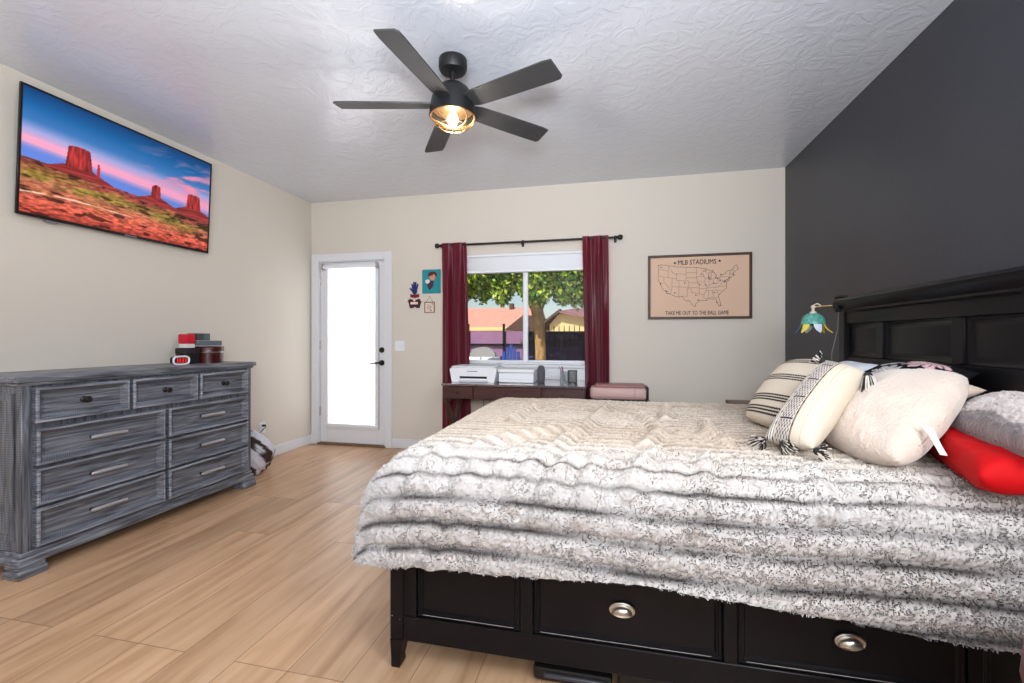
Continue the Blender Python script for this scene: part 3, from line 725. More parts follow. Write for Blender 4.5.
MB().box(-3.15, -3.07, 2.70, 2.765, TZ+.119, TZ+.15, .003).build('box_body', mat('white_card', (225, 222, 215), .6), rb)
MB().box(-3.153, -3.067, 2.697, 2.768, TZ+.15, TZ+.222, .008, seg=2).build('lid', mat('red_card', (206, 22, 40), .45), rb)
ck = thing('alarm_clock', 'small white rimmed clock with red display at the front of the dresser boxes', 'clock', (-2.98, 2.565, TZ))
pts = []
for k in range(32):
    q = 2*math.pi*k/32; cxq = math.copysign(abs(math.cos(q))**.6, math.cos(q)); szq = math.copysign(abs(math.sin(q))**.6, math.sin(q))
    pts.append((cxq*.058, szq*.028+.034))
MB().prism(pts, (-3.0, 2.567, TZ+.001), (0, 1, 0), (0, 0, 1), (1, 0, 0), .03).build('clock_body', M_dark, ck)
MB().tube([(-2.969, 2.567+a, TZ+c) for a, c in pts], .0065, 8, closed=True).build('rim', M_whitepl, ck)
mb = MB(); text(mb, '8:05', .04, (-2.9695, 2.575, TZ+.033), (0, 1, 0), (0, 0, 1), (1, 0, 0))
mbx = MB()
for a in (-.026, -.008, .014, .034): mbx.box(-2.9697, -2.9685, 2.567+a-.006, 2.567+a+.005, TZ+.018, TZ+.05, .001)
mbx.build('display', mat('red_display', (200, 20, 26), .4, emit=(230, 30, 30), estr=.6), ck)

# ------------------------------------------------------------------ television
def tv():
    y0, y1 = 1.853, 3.088; xb, xt, zb, zt = -3.30, -3.262, 1.905, 2.650
    v = V((xt-xb, 0, zt-zb)); Hh = v.length; v.normalize(); u = V((0, 1, 0)); n_ = u.cross(v).normalized()
    if n_.x < 0: n_ = -n_
    o = V((xb, y0, zb)); W_ = y1-y0
    t = thing('television', 'wall mounted flat television showing a red desert landscape above the dresser', 'television', (XL+.05, (y0+y1)/2, 1.9))
    T = Matrix(((u.x, v.x, n_.x, o.x), (u.y, v.y, n_.y, o.y), (u.z, v.z, n_.z, o.z), (0, 0, 0, 1)))
    MB().box(0, W_, 0, Hh, -.010, 0, .003, M=T).box(.12, W_-.12, .05, Hh-.15, -.032, -.010, .006, M=T).build('back_shell', M_dark, t)
    bz = MB(); e = .012
    for a in ((0, e, 0, Hh), (W_-e, W_, 0, Hh), (e, W_-e, 0, .018), (e, W_-e, Hh-e, Hh)): bz.box(*a, -.002, .006, .001, M=T)
    bz.build('bezel', mat('gloss_black_bezel', (16, 16, 18), .2), t)
    MB().box(W_/2-.04, W_/2+.04, .004, .012, .006, .0072, M=T).build('logo_plate', mat('logo_grey', (120, 120, 126), .4), t)
    MB().box(.14, .20, -.012, 0, -.02, 0, .002, M=T).build('receiver', M_greypl, t)
    MB().box(XL, XL+.02, 2.3, 2.64, 2.1, 2.45, .002).box(XL+.02, -3.31, 2.34, 2.38, 2.15, 2.4, .002).box(XL+.02, -3.31, 2.56, 2.60, 2.15, 2.4, .002).build('wall_mount', M_blackmetal, t)
    # picture on the screen
    nu, nv = 400, 226
    U, W2 = np.meshgrid(np.linspace(0, 1, nu), np.linspace(0, 1, nv), indexing='ij')
    def ramp(x, st):
        xs = [s_[0] for s_ in st]; return np.stack([np.interp(x, xs, [s_[1][k] for s_ in st]) for k in range(3)], -1)
    hz = .50-.10*U
    s_ = (W2-hz)/(1-hz)
    skyc = ramp(s_, [(0, (92, 120, 190)), (.10, (120, 130, 196)), (.18, (226, 150, 178)), (.34, (150, 150, 196)), (.5, (58, 110, 168)), (.75, (22, 88, 146)), (1, (14, 58, 108))])
    cl = fbm(U*5+W2*3, W2*16-U*6, 4, 91); cm = np.clip((cl-.44)/.16, 0, 1)*np.clip((U-.45)*2.6, 0, 1)*np.clip((s_-.1)*4, 0, 1)*np.clip((1.02-s_)*2.2, 0, 1)
    C = skyc*(1-cm[..., None])+np.array((206, 130, 160))*cm[..., None]*(.8+.35*cl[..., None])
    hz2 = np.clip(1-np.abs(s_-.16+.05*U)/.10, 0, 1)*.7
    C = C*(1-hz2[..., None])+np.array((240, 150, 172))*hz2[..., None]
    band = np.clip(1-np.abs(W2-(.485-.12*U))/.035, 0, 1)*(U < .95)
    C = C*(1-.8*band[..., None])+np.array((88, 120, 205))*.8*band[..., None]
    g = fbm(U*9, W2*24, 4, 101); g2 = fbm(U*40, W2*70, 3, 107)
    land = .445-.10*U+.012*(fbm(U*12, U*0, 3, 113)-.5)
    gm = W2 < land
    d = np.clip((land-W2)/land, 0, 1)
    gc = ramp(d, [(0, (122, 56, 58)), (.15, (146, 66, 56)), (.35, (156, 104, 70)), (.6, (184, 92, 72)), (.8, (198, 88, 68)), (1, (150, 56, 46))])
    ol = np.clip((g-.47)/.12, 0, 1)*np.clip(1.1-np.abs(d-.32)/.32, 0, 1)
    gc = gc*(1-ol[..., None])+np.array((132, 112, 50))*ol[..., None]
    gc = gc*(.5+.95*g2[..., None])
    dk = np.clip((fbm(U*14, W2*30, 3, 119)-.6)/.1, 0, 1); gc = gc*(1-.55*dk[..., None])
    pth = np.abs(W2-(.165+.015*np.sin(U*9)+.05*U))-.006*(1+fbm(U*20, W2*3, 2, 123)); pm_ = .75*np.clip(-pth/.006, 0, 1)*np.clip((.58-U)*5, 0, 1)*np.clip((fbm(U*14, W2*10, 2, 127)-.3)*5, 0, 1)
    gc = gc*(1-pm_[..., None])+np.array((250, 214, 196))*pm_[..., None]
    C = np.where(gm[..., None], gc, C)
    rough_ = .02*(fbm(U*60, W2*4, 2, 131)-.5)
    for cx, hw, top, base, sl in ((.235, .062, .665, .475, .16), (.638, .030, .555, .425, .11), (.885, .052, .59, .425, .10)):
        wall = (np.abs(U-cx+rough_*.3) < hw*(1.0+.12*(base-W2)/.1)) & (W2 < top+rough_-.02*((U-cx)/hw)**2) & (W2 >= base)
        tal = (W2 < base+.02+rough_*.5-np.maximum(np.abs(U-cx)-hw*.8, 0)*(base-(land.mean()-.05))/sl*.9) & (W2 >= land-.02) & (np.abs(U-cx) < hw+sl)
        st = fbm(U*110, W2*10, 2, 137); hs = fbm(U*10, W2*80, 2, 139)
        wc = np.array((150, 44, 44))*(.35+1.1*st[..., None]); tc_ = np.array((138, 46, 46))*(.55+.8*hs[..., None])
        C = np.where(tal[..., None], tc_, C); C = np.where(wall[..., None], wc, C)
    sp = (np.abs(U-.325) < .008-.05*np.clip(W2-.5, 0, .2)) & (W2 > .45) & (W2 < .57); C = np.where(sp[..., None], np.array((170, 40, 46)), C)
    C = linnp(np.clip(C, 0, 255))
    a0, a1, b0, b1 = e, W_-e, .018, Hh-e
    P = (np.array(o)+np.array(n_)*.003)[None, None]+(a0+(a1-a0)*U)[..., None]*np.array(u)+(b0+(b1-b0)*W2)[..., None]*np.array(v)
    m = MB().grid(P)
    m.build('screen', mat('lit_screen', (20, 20, 20), .25, attr=True, emit=(255, 255, 255), estr=.52, spec=.3), t, label='lit screen with red buttes under a blue and pink sky', cols=C.reshape(-1, 3), flip=True)
tv()

# ------------------------------------------------------------------ ceiling fan
def fan():
    c = V((-.862, 2.345, 0)); t = thing('ceiling_fan', 'black five blade ceiling fan with caged light', 'ceiling fan', (c.x, c.y, ZC))
    MB().lathe([(.0, 0), (.076, 0), (.078, -.004), (.078, -.05), (.070, -.066), (.02, -.072)], (c.x, c.y, ZC), 32).build('canopy', M_blackmetal, t)
    MB().lathe([(.014, -.06), (.014, -.125), (.024, -.128), (.024, -.14)], (c.x, c.y, ZC), 16).build('downrod', M_blackmetal, t)
    z0 = 2.605
    MB().lathe([(.0, z0), (.035, z0-.002), (.062, z0-.010), (.086, z0-.028), (.103, z0-.052), (.115, z0-.082), (.122, z0-.115), (.127, z0-.15), (.130, z0-.182), (.124, z0-.186), (.116, z0-.15), (.10, z0-.145), (0, z0-.145)], (c.x, c.y, 0), 40).build('motor_housing', M_blackmetal, t)
    zr = z0-.184
    cage = MB(); M_cage = mat('copper_wire', (214, 172, 122), .3, metal=1)
    cage.tube([(c.x+.122*math.cos(q), c.y+.122*math.sin(q), zr) for q in np.linspace(0, 2*math.pi, 36, endpoint=False)], .0045, 8, closed=True)
    for k in range(9):
        q = 2*math.pi*k/9; pts = []
        for i in range(9):
            r = .12*math.cos(i/8*math.pi/2); pts.append((c.x+(r+.003)*math.cos(q+.09*i), c.y+(r+.003)*math.sin(q+.09*i), zr-.062*math.sin(i/8*math.pi/2)))
        cage.tube(pts, .0032, 6)
    cage.tube([(c.x+.075*math.cos(q), c.y+.075*math.sin(q), zr-.05) for q in np.linspace(0, 2*math.pi, 30, endpoint=False)], .003, 6, closed=True)
    cage.build('light_cage', M_cage, t)
    MB().lathe([(.108, z0-.144), (.108, z0-.15), (.0, z0-.1505)], (c.x, c.y, 0), 32).build('reflector_plate', mat('copper_plate', (226, 200, 164), .35, metal=1), t)
    MB().lathe([(.012, z0-.15), (.014, z0-.162), (.024, z0-.178), (.028, z0-.194), (.024, z0-.212), (.012, z0-.224), (0, z0-.226)], (c.x, c.y, 0), 20).build('bulb', mat('lit_bulb', (255, 230, 190), .4, emit=(255, 230, 190), estr=40), t)
    for k in range(5):
        q = math.radians((48, 122, 193, 264, 340.5)[k]); d = V((math.cos(q), math.sin(q), 0)); s_ = V((-math.sin(q), math.cos(q), 0)); pitch = math.radians(-13)
        sv = s_*math.cos(pitch)+V((0, 0, 1))*math.sin(pitch); nv = d.cross(sv); zb = 2.487
        o = V((c.x, c.y, zb))
        outl = []
        for r, wd in ((.115, .045), (.16, .056), (.35, .062), (.59, .066), (.632, .064)): outl.append((r, wd))
        poly = [(r, wd) for r, wd in outl]+[(.645, .050), (.638, -.060)]+[(r, -wd) for r, wd in outl[::-1][1:]]
        m = MB().prism(poly, o-nv*.004, d, sv, nv, .008)
        bl = m.build('blade', mat('charcoal_blade', (58, 58, 60), .4, noise=.1, nscale=4), t)
        MB().box(.09, .19, -.022, .022, .004, .012, .003, M=Matrix(((d.x, sv.x, nv.x, o.x), (d.y, sv.y, nv.y, o.y), (d.z, sv.z, nv.z, o.z), (0, 0, 0, 1)))).build('blade_iron', M_blackmetal, bl)
    lamp('fan_bulb_light', 'POINT', (c.x, c.y, zr-.12), 9, (1, .90, .76), radius=.05)
fan()

# ------------------------------------------------------------------ curtains and rod
ry, rz = 4.395, 2.165
rod = thing('curtain_rod', 'black curtain rod with ball finials above the window', 'curtain rod', (-.88, YB, rz))
MB().tube([(-1.755, ry, rz), (.04, ry, rz)], .011, 12).build('rod', M_blackmetal, rod)
for x, s_ in ((-1.755, -1), (.04, 1)):
    MB().lathe([(.013, -.01), (.016, 0), (.012, .008), (.022, .02), (.027, .034), (.022, .05), (.01, .058), (0, .06)], (x, ry, rz), 16, axis=(s_, 0, 0)).build('finial', M_blackmetal, rod)
for x in (-1.745, -.889, .03):
    MB().box(x-.012, x+.012, YB-.006, YB, rz-.035, rz+.035, .002).box(x-.006, x+.006, ry-.005, YB-.006, rz-.02, rz-.011, .001).tube([(x, ry, rz-.016), (x, ry-.014, rz-.012), (x, ry-.016, rz+.004)], .005, 6).build('bracket', M_blackmetal, rod)
def curtain(label, x0, x1, bx0, bx1, zbot, seed, flare=0):
    n, m_ = 140, 70
    u = np.linspace(0, 1, n); t = np.linspace(0, 1, m_); U, T = np.meshgrid(u, t, indexing='ij')
    z = rz+.022-(rz+.022-zbot)*T
    X0 = x0+(bx0-x0)*T; X1 = x1+(bx1-x1)*T
    fold = np.sin(U*2*np.pi*2.1+seed+.9*np.sin(T*2.2+seed))*.75+np.sin(U*2*np.pi*4.3+seed*2+T*2)*.25
    amp = .042*np.clip(T*4, .35, 1)
    X = X0+(X1-X0)*(U+.012*np.sin(U*2*np.pi*4.5*2)*np.clip(T*3, 0, 1)); Y = ry+amp*fold
    Y = np.where(T < .02, ry-.013+.01*fold, Y)
    P = np.stack([X, Y, z], -1); P2 = P.copy(); P2[..., 1] += .003
    mb = MB().grid(P).grid(P2[::-1])
    o = mb.build('curtain', M_burg, label=label, cat='curtain', group='burgundy curtains at the window', ang=180, flip=True)
    return o
_n = M_burg.node_tree.nodes; _l = M_burg.node_tree.links
_t = _n.new('ShaderNodeBsdfTranslucent'); _t.inputs[0].default_value = (*lin((232, 60, 112)), 1); _m = _n.new('ShaderNodeMixShader'); _m.inputs[0].default_value = .45
_l.new(_n['Principled BSDF'].outputs[0], _m.inputs[1]); _l.new(_t.outputs[0], _m.inputs[2]); _l.new(_m.outputs[0], _n['Material Output'].inputs[0])
curtain('burgundy curtain panel at the left of the window beside the small wall art', -1.74, -1.468, -1.74, -1.42, .03, 1.3)
curtain('burgundy curtain panel at the right of the window nearer the framed map', -.285, -.035, -.245, -.02, .03, 2.9)

# ------------------------------------------------------------------ desk
desk = thing('desk', 'dark brown three drawer desk with crossed legs under the window', 'desk', (-.88, 4.15, 0))
dx0, dx1, dy0, dy1, dz = -1.526, -.218, 3.84, 4.36, .785
MB().box(dx0, dx1, dy0, dy1, dz-.02, dz, .003).build('desktop', mat('desk_top_gloss', (92, 74, 74), .12, spec=1, noise=.15, nscale=5, nstretch=(1, 8, 8), coat=1, ior=1.8), desk)
MB().box(dx0+.008, dx1-.008, dy0+.02, dy1-.01, .645, dz-.02, .002).build('apron', M_desk, desk)
for a, c in ((dx0+.012, -1.225), (-1.215, -.605), (-.595, dx1-.012)):
    d = MB().panel((a, dy0+.02, .65), (1, 0, 0), (0, 0, 1), (0, -1, 0), c-a, .11, [(0, 0), (0, .014), (.003, .017), (.008, .017)]).build('drawer', M_desk, desk)
    MB().lathe([(.006, 0), (.006, .01), (.010, .014), (.008, .02), (0, .021)], ((a+c)/2, dy0+.003, .705), 12, axis=(0, -1, 0)).build('knob', M_bronze, d)
for x in (dx0+.03, dx1-.03):
    for (ya, yb) in ((dy0+.03, dy1-.03), (dy1-.03, dy0+.03)):
        v_ = V((0, yb-ya, .645)); Ln = v_.length; v_.normalize(); n_ = V((1, 0, 0)); u_ = n_.cross(v_)
        T = Matrix(((n_.x, u_.x, v_.x, x), (n_.y, u_.y, v_.y, ya), (n_.z, u_.z, v_.z, 0.006), (0, 0, 0, 1)))
        MB().box(-.02, .02, -.022, .022, 0, Ln-.006, .003, M=T).build('crossed_leg', M_desk, desk)
for xq in (dx0+.03, dx1-.03): MB().box(xq-.022, xq+.022, dy0+.025, dy1-.02, .61, .645, .003).build('leg_rail', M_desk, desk)
MB().box(dx0+.03, dx1-.03, (dy0+dy1)/2-.012, (dy0+dy1)/2+.012, .30, .34, .003).build('stretcher', M_desk, desk)
MB().tube([(-1.30, 4.40, .80), (-1.29, 4.40, .6), (-1.27, 4.40, .35), (-1.20, 4.41, .12), (-1.1, 4.43, .02)], .004, 6).build('power_cord', M_dark, label='thin dark cord hanging behind the desk to the floor', cat='cord')

# printer
pr = thing('printer', 'white inkjet printer at the left end of the desk', 'printer', (-1.27, 4.10, dz))
pz = dz+.002
poly = [(-.21, .0), (.20, .0), (.225, .12), (.215, .135), (-.215, .135), (-.232, .12)]
MB().prism(poly, (-1.262, 3.975, pz), (1, 0, 0), (0, 0, 1), (0, 1, 0), .30).build('printer_body', M_whitepl, pr)
MB().box(-1.478, -1.06, 3.98, 4.27, pz+.136, pz+.15, .005).build('scanner_lid', M_whitepl, pr)
MB().box(-1.395, -1.13, 3.9735, 3.977, pz+.035, pz+.055, .001).build('paper_slot', M_dark, pr)
MB().box(-1.32, -1.22, 3.9735, 3.9765, pz+.098, pz+.104).build('button_strip', M_greypl, pr)
MB().box(-1.40, -1.12, 3.968, 3.985, pz+.003, pz+.022, .003).build('output_tray', mat('pale_grey_plastic', (205, 206, 212), .45), pr)
# laptop-like flat white device
fd = thing('flat_scanner', 'long low white scanner on the desk beneath the window', 'scanner', (-.87, 4.1, dz))
MB().box(-1.03, -.70, 4.02, 4.30, pz, pz+.09, .006).build('scanner_body', M_whitepl, fd)
MB().box(-1.035, -.695, 4.01, 4.30, pz+.092, pz+.125, .006).build('lid', M_whitepl, fd)
MB().box(-1.02, -.71, 4.0185, 4.021, pz+.03, pz+.034).build('seam_strip', mat('pale_grey_plastic', (205, 206, 212), .45), fd)
# smart speaker
sp_ = thing('speaker', 'slim dark grey rounded speaker standing beside the white scanner', 'speaker', (-.645, 4.12, dz))
MB().lathe([(0, 0), (.026, 0), (.032, .008), (.036, .05), (.036, .11), (.030, .145), (.018, .154), (0, .156)], (-.645, 4.12, dz+.001), 24).build('speaker_body', mat('grey_speaker_cloth', (92, 92, 98), .8, bump=.4, bscale=300), sp_)
MB().lathe([(.020, .1545), (.020, .157), (0, .157)], (-.645, 4.12, dz+.001), 20).build('control_ring', M_dark, sp_)
# pen cups
M_cup = mat('cup_glass', (225, 230, 235), .05, trans=.85, ior=1.3)
M_wire = mat('wire_mesh_metal', (120, 122, 126), .35, metal=.8)
for i, (x, y, lab) in enumerate(((-.43, 4.13, 'clear glass cup holding pens at the right end of the desk'), (-.355, 4.11, 'wire mesh cup at the right corner of the desk'))):
    cp = thing('pen_cup', lab, 'cup', (x, y, dz), group='cups on the desk')
    r, hh = ((.040, .105), (.042, .115))[i]
    if i == 0:
        MB().lathe([(0, .001), (r, .001), (r, hh), (r-.004, hh), (r-.004, .006), (0, .006)], (x, y, dz), 24, cap=False).build('cup_body', M_cup, cp)
    else:
        m = MB()
        for k in range(18):
            q = 2*math.pi*k/18; m.tube([(x+r*math.cos(q), y+r*math.sin(q), dz+.003), (x+r*math.cos(q+.5), y+r*math.sin(q+.5), dz+hh)], .0014, 4)
            m.tube([(x+r*math.cos(q), y+r*math.sin(q), dz+.003), (x+r*math.cos(q-.5), y+r*math.sin(q-.5), dz+hh)], .0014, 4)
        m.lathe([(0, .001), (r, .001), (r, .006), (0, .006)], (x, y, dz), 24, cap=False)
        m.tube([(x+r*math.cos(q), y+r*math.sin(q), dz+hh) for q in np.linspace(0, 6.283, 24, endpoint=False)], .003, 6, closed=True)
        m.build('cup_body', M_wire, cp)
for i, (ox, oy, ca, lab) in enumerate(((-.012, 0, (40, 60, 150), 'blue pen leaning in the glass cup'), (.004, .01, (40, 40, 44), 'black pen leaning in the glass cup'), (.012, -.008, (190, 60, 60), 'red pen leaning in the glass cup'))):
    MB().tube([(-.43+ox*.6, 4.13+oy, dz+.009), (-.43-.032+ox, 4.13+oy*1.3, dz+.15)], .0042, 8).build('pen', mat('pen_%d' % ca[0]+str(ca[2]), ca, .4), label=lab, cat='pen', group='pens in the glass cup')

# side stand with rose cutting machine
st = thing('side_table', 'low dark wooden side table beside the desk', 'table', (.05, 4.15, 0))
MB().box(-.205, .33, 3.95, 4.32, .615, .64, .004).build('tabletop', M_desk, st)
for x in (-.18, .305):
    for y in (3.975, 4.295): MB().box(x-.018, x+.018, y-.018, y+.018, 0, .615, .003).build('leg', M_desk, st)
MB().box(-.19, .315, 3.97, 4.30, .57, .615, .002).build('apron', M_desk, st)
mc = thing('cutting_machine', 'rose coloured rounded craft cutting machine on the side table', 'machine', (.05, 4.1, .64))
M_rose = mat('rose_plastic', (206, 168, 162), .4); M_rose2 = mat('rose_lid', (150, 104, 102), .35)
MB().box(-.195, .295, 4.02, 4.22, .655, .765, .03, seg=4).build('machine_body', M_rose, mc)
MB().box(-.15, .285, 4.03, 4.225, .755, .79, .016, seg=3).build('lid', M_rose2, mc)
MB().box(.275, .31, 4.03, 4.21, .66, .775, .015, seg=3).build('end_cap', M_dark, mc)
MB().box(-.19, .3, 4.03, 4.21, .6405, .66, .004).build('base', M_dark, mc)
MB().box(-.175, .27, 4.017, 4.022, .68, .683).build('seam_strip', M_rose2, mc)
MB().box(.19, .193, 4.017, 4.022, .66, .76).build('seam_strip', M_rose2, mc)

# ------------------------------------------------------------------ nightstand behind the bed
ns = thing('nightstand', 'brown wooden nightstand between the bed and the back wall', 'nightstand', (1.2, 3.62, 0))
M_walnut = mat('brown_walnut', (104, 78, 60), .45, noise=.25, nscale=4, nstretch=(2, 8, 8))
MB().box(.885, XR-.02, 3.40, 3.87, .68, .705, .004).build('top', M_walnut, ns)
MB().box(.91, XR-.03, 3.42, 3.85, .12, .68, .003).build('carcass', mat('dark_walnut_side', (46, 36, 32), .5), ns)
for z0, z1 in ((.15, .38), (.40, .64)):
    d = MB().panel((.91, 3.83, z0), (0, -1, 0), (0, 0, 1), (-1, 0, 0), .39, z1-z0, [(0, 0), (0, .012), (.01, .016), (.03, .016), (.04, .008)]).build('drawer', M_walnut, ns)
    MB().lathe([(.007, 0), (.007, .012), (.014, .02), (.010, .028), (0, .029)], (.90, 3.635, (z0+z1)/2), 12, axis=(-1, 0, 0)).build('knob', M_bronze, d)
for x in (.925, XR-.05):
    for y in (3.44, 3.83): MB().box(x-.015, x+.015, y-.015, y+.015, 0, .12, .003).build('leg', M_walnut, ns)

# ------------------------------------------------------------------ reading lamp on the headboard end
lp = thing('reading_lamp', 'brass arm lamp with green flower shaped glass shade clamped to the headboard end', 'lamp', (1.36, 3.13, 1.40))
MB().ball((1.365, 3.14, 1.405), .034, 16, sc=(.9, .6, 1.15)).box(1.345, 1.40, 3.10, 3.15, 1.445, 1.458, .004).box(1.345, 1.38, 3.128, 3.15, 1.36, 1.458, .004).build('clamp', M_blackmetal, lp)
lc = V((1.237, 3.165, 1.393))
MB().tube([(1.36, 3.15, 1.403), (1.30, 3.158, 1.398), tuple(lc)], .0065, 10).build('arm', M_brass, lp)
MB().ball(lc, .013, 12).tube([lc, lc-V((0, 0, .035))], .008, 10).lathe([(.009, -.025), (.018, -.03), (.02, -.042), (.0, -.046)], lc, 16).tube([lc+V((0, 0, .01)), lc+V((.02, -.005, .022)), lc+V((.04, -.01, .008))], .004, 6).build('socket', mat('ivory_fitting', (220, 205, 185), .4), lp)
shd = MB(); prof = [(.014, -.038), (.034, -.043), (.050, -.055), (.061, -.073), (.066, -.095), (.067, -.108)]
shd.lathe(prof+[(r-.003, h-.002) for r, h in prof[::-1]], lc, 30, cap=False)
shade_l = shd.build('lamp_shade', mat('teal_mosaic_glass', (112, 186, 160), .25, noise=.35, nscale=70, rgb2=(64, 132, 140)), lp, label='teal green domed glass shade')
for k in range(6):
    q = 2*math.pi*k/6+.55; e = V((math.cos(q), math.sin(q), 0)); s_ = V((-math.sin(q), math.cos(q), 0)); vs = []
    colr = [(226, 206, 80), (214, 222, 235), (70, 92, 150), (232, 214, 90), (214, 220, 235), (236, 204, 70)][k]
    rows = ((.066, -.104, .022), (.070, -.122, .022), (.084, -.142, .016), (.106, -.160, .003))
    for dlt in (0, .003):
        for r, h_, wd in rows:
            for s2 in (-1, -.4, .4, 1): vs.append(lc+e*(r-dlt-.006*abs(s2))+s_*wd*s2+V((0, 0, h_-dlt)))
    fs = []
    for L in (0, 16):
        for i in range(3):
            for j in range(3): fs.append((L+i*4+j, L+i*4+j+1, L+i*4+j+5, L+i*4+j+4))
    for i in range(3): fs += [(i*4, i*4+4, 20+i*4, 16+i*4), (i*4+3, i*4+7, 23+i*4, 19+i*4)]
    fs += [(12+j, 13+j, 29+j, 28+j) for j in range(3)]+[(j, j+1, 17+j, 16+j) for j in range(3)]
    MB().add(vs, fs).build('petal', mat('petal_glass_%d%d' % (colr[0], colr[2]), colr, .25), shade_l, label='coloured glass petal')
MB().ball(lc-V((0, 0, .09)), .028, 14).tube([lc-V((0, 0, .04)), lc-V((0, 0, .07))], .01, 8).build('bulb', mat('unlit_bulb', (30, 34, 48), .4), lp)
MB().tube([(1.372, 3.15, 1.37), (1.37, 3.16, 1.25), (1.35, 3.19, 1.1), (1.37, 3.2, .8)], .0025, 6).build('cord', mat('grey_cord', (120, 118, 116), .6), lp)

# ------------------------------------------------------------------ wall things
# framed map
fm = thing('framed_map', 'framed beige map of baseball stadiums on the back wall', 'picture', (.79, YB, 1.38))
px0, px1, pz0, pz1 = .335, 1.246, 1.378, 1.985
fr = MB(); fw = .022
for a in ((px0, px1, pz1-fw, pz1), (px0, px1, pz0, pz0+fw), (px0, px0+fw, pz0+fw, pz1-fw), (px1-fw, px1, pz0+fw, pz1-fw)): fr.box(a[0], a[1], YB-.028, YB, a[2], a[3], .002)
fr.build('frame', mat('dark_brown_frame', (66, 36, 18), .45, noise=.3, nscale=9), fm)
MB().box(px0+fw, px1-fw, YB-.012, YB-.002, pz0+fw, pz1-fw).build('map_sheet', mat('peach_canvas', (226, 190, 164), .8), fm, smooth=False)
ink = MB(); cap_ = MB(); o_ = (px0, YB-.012, pz0); uu, vv, nn = (1, 0, 0), (0, 0, 1), (0, -1, 0); Wm, Hm = px1-px0, pz1-pz0
text(ink, 'MLB STADIUMS', .066, (px0+Wm*.482, YB-.012, pz0+Hm*.875), uu, vv, nn, sx=.76)
text(cap_, 'TAKE ME OUT TO THE BALL GAME', .052, (px0+Wm*.48, YB-.012, pz0+Hm*.092), uu, vv, nn, sx=.685)
M_ink = mat('dark_ink', (52, 42, 48), .8)
def star(cx, cz, r):
    pts = []
    for k in range(10):
        q = math.pi/2+k*math.pi/5; rr = r if k % 2 == 0 else r*.42; pts.append((cx+rr*math.cos(q), cz+rr*math.sin(q)))
    MB().add([V(o_)+V((a, -.001, c)) for a, c in pts], [tuple(range(10))]).build('star', M_ink, fm, smooth=False, flip=True)
star(Wm*.268, Hm*.875, .017); star(Wm*.70, Hm*.885, .017)
US = [(-124.7,48.4),(-123,48.3),(-122.8,49),(-110,49),(-95.2,49),(-94.6,48.7),(-92,48.3),(-90,48.1),(-89.3,47.9),(-92,46.7),(-90.5,46.6),(-88,47.4),(-87,46.5),(-85,46.7),(-84.5,46.4),(-84.7,45.8),(-86,45.9),(-87.5,45.2),(-88,44.5),(-87.6,43),(-87.6,41.7),(-86.5,42),(-86.3,43.5),(-86,44.8),(-85,45.7),(-83.5,45.2),(-83.4,44),(-82.5,43.8),(-82.5,42.8),(-83.3,41.8),(-81.5,41.6),(-79,42.7),(-79,43.3),(-76.3,43.5),(-76.3,44.2),(-74.8,45),(-71.5,45),(-70.8,45.4),(-70,46.7),(-69.2,47.4),(-68,47.2),(-67.8,45.7),(-67,44.8),(-70,43.8),(-70.8,42.7),(-70,41.7),(-72,41.2),(-74,40.6),(-74,39.6),(-75.5,38.5),(-76,37),(-75.6,35.3),(-77.5,34.3),(-79.2,33.2),(-81.2,31.8),(-81.4,30.4),(-80.3,27.5),(-80.2,25.5),(-81.2,25.2),(-82,27),(-82.8,28),(-82.8,29.2),(-84,30.1),(-85.5,29.8),(-88,30.3),(-89.5,30.2),(-89.2,29.2),(-91.5,29.5),(-94,29.6),(-95.5,28.8),(-97.2,27.6),(-97.2,26),(-99.2,26.5),(-100.5,28.5),(-102.3,29.8),(-103.2,29),(-104.5,29.7),(-106.5,31.8),(-108.2,31.8),(-108.2,31.3),(-111,31.3),(-114.8,32.5),(-117.2,32.5),(-118.5,34),(-120.6,34.6),(-122,36.8),(-123.8,39.3),(-124.3,40.5),(-124.2,43),(-124,46.2),(-124.7,48.4)]
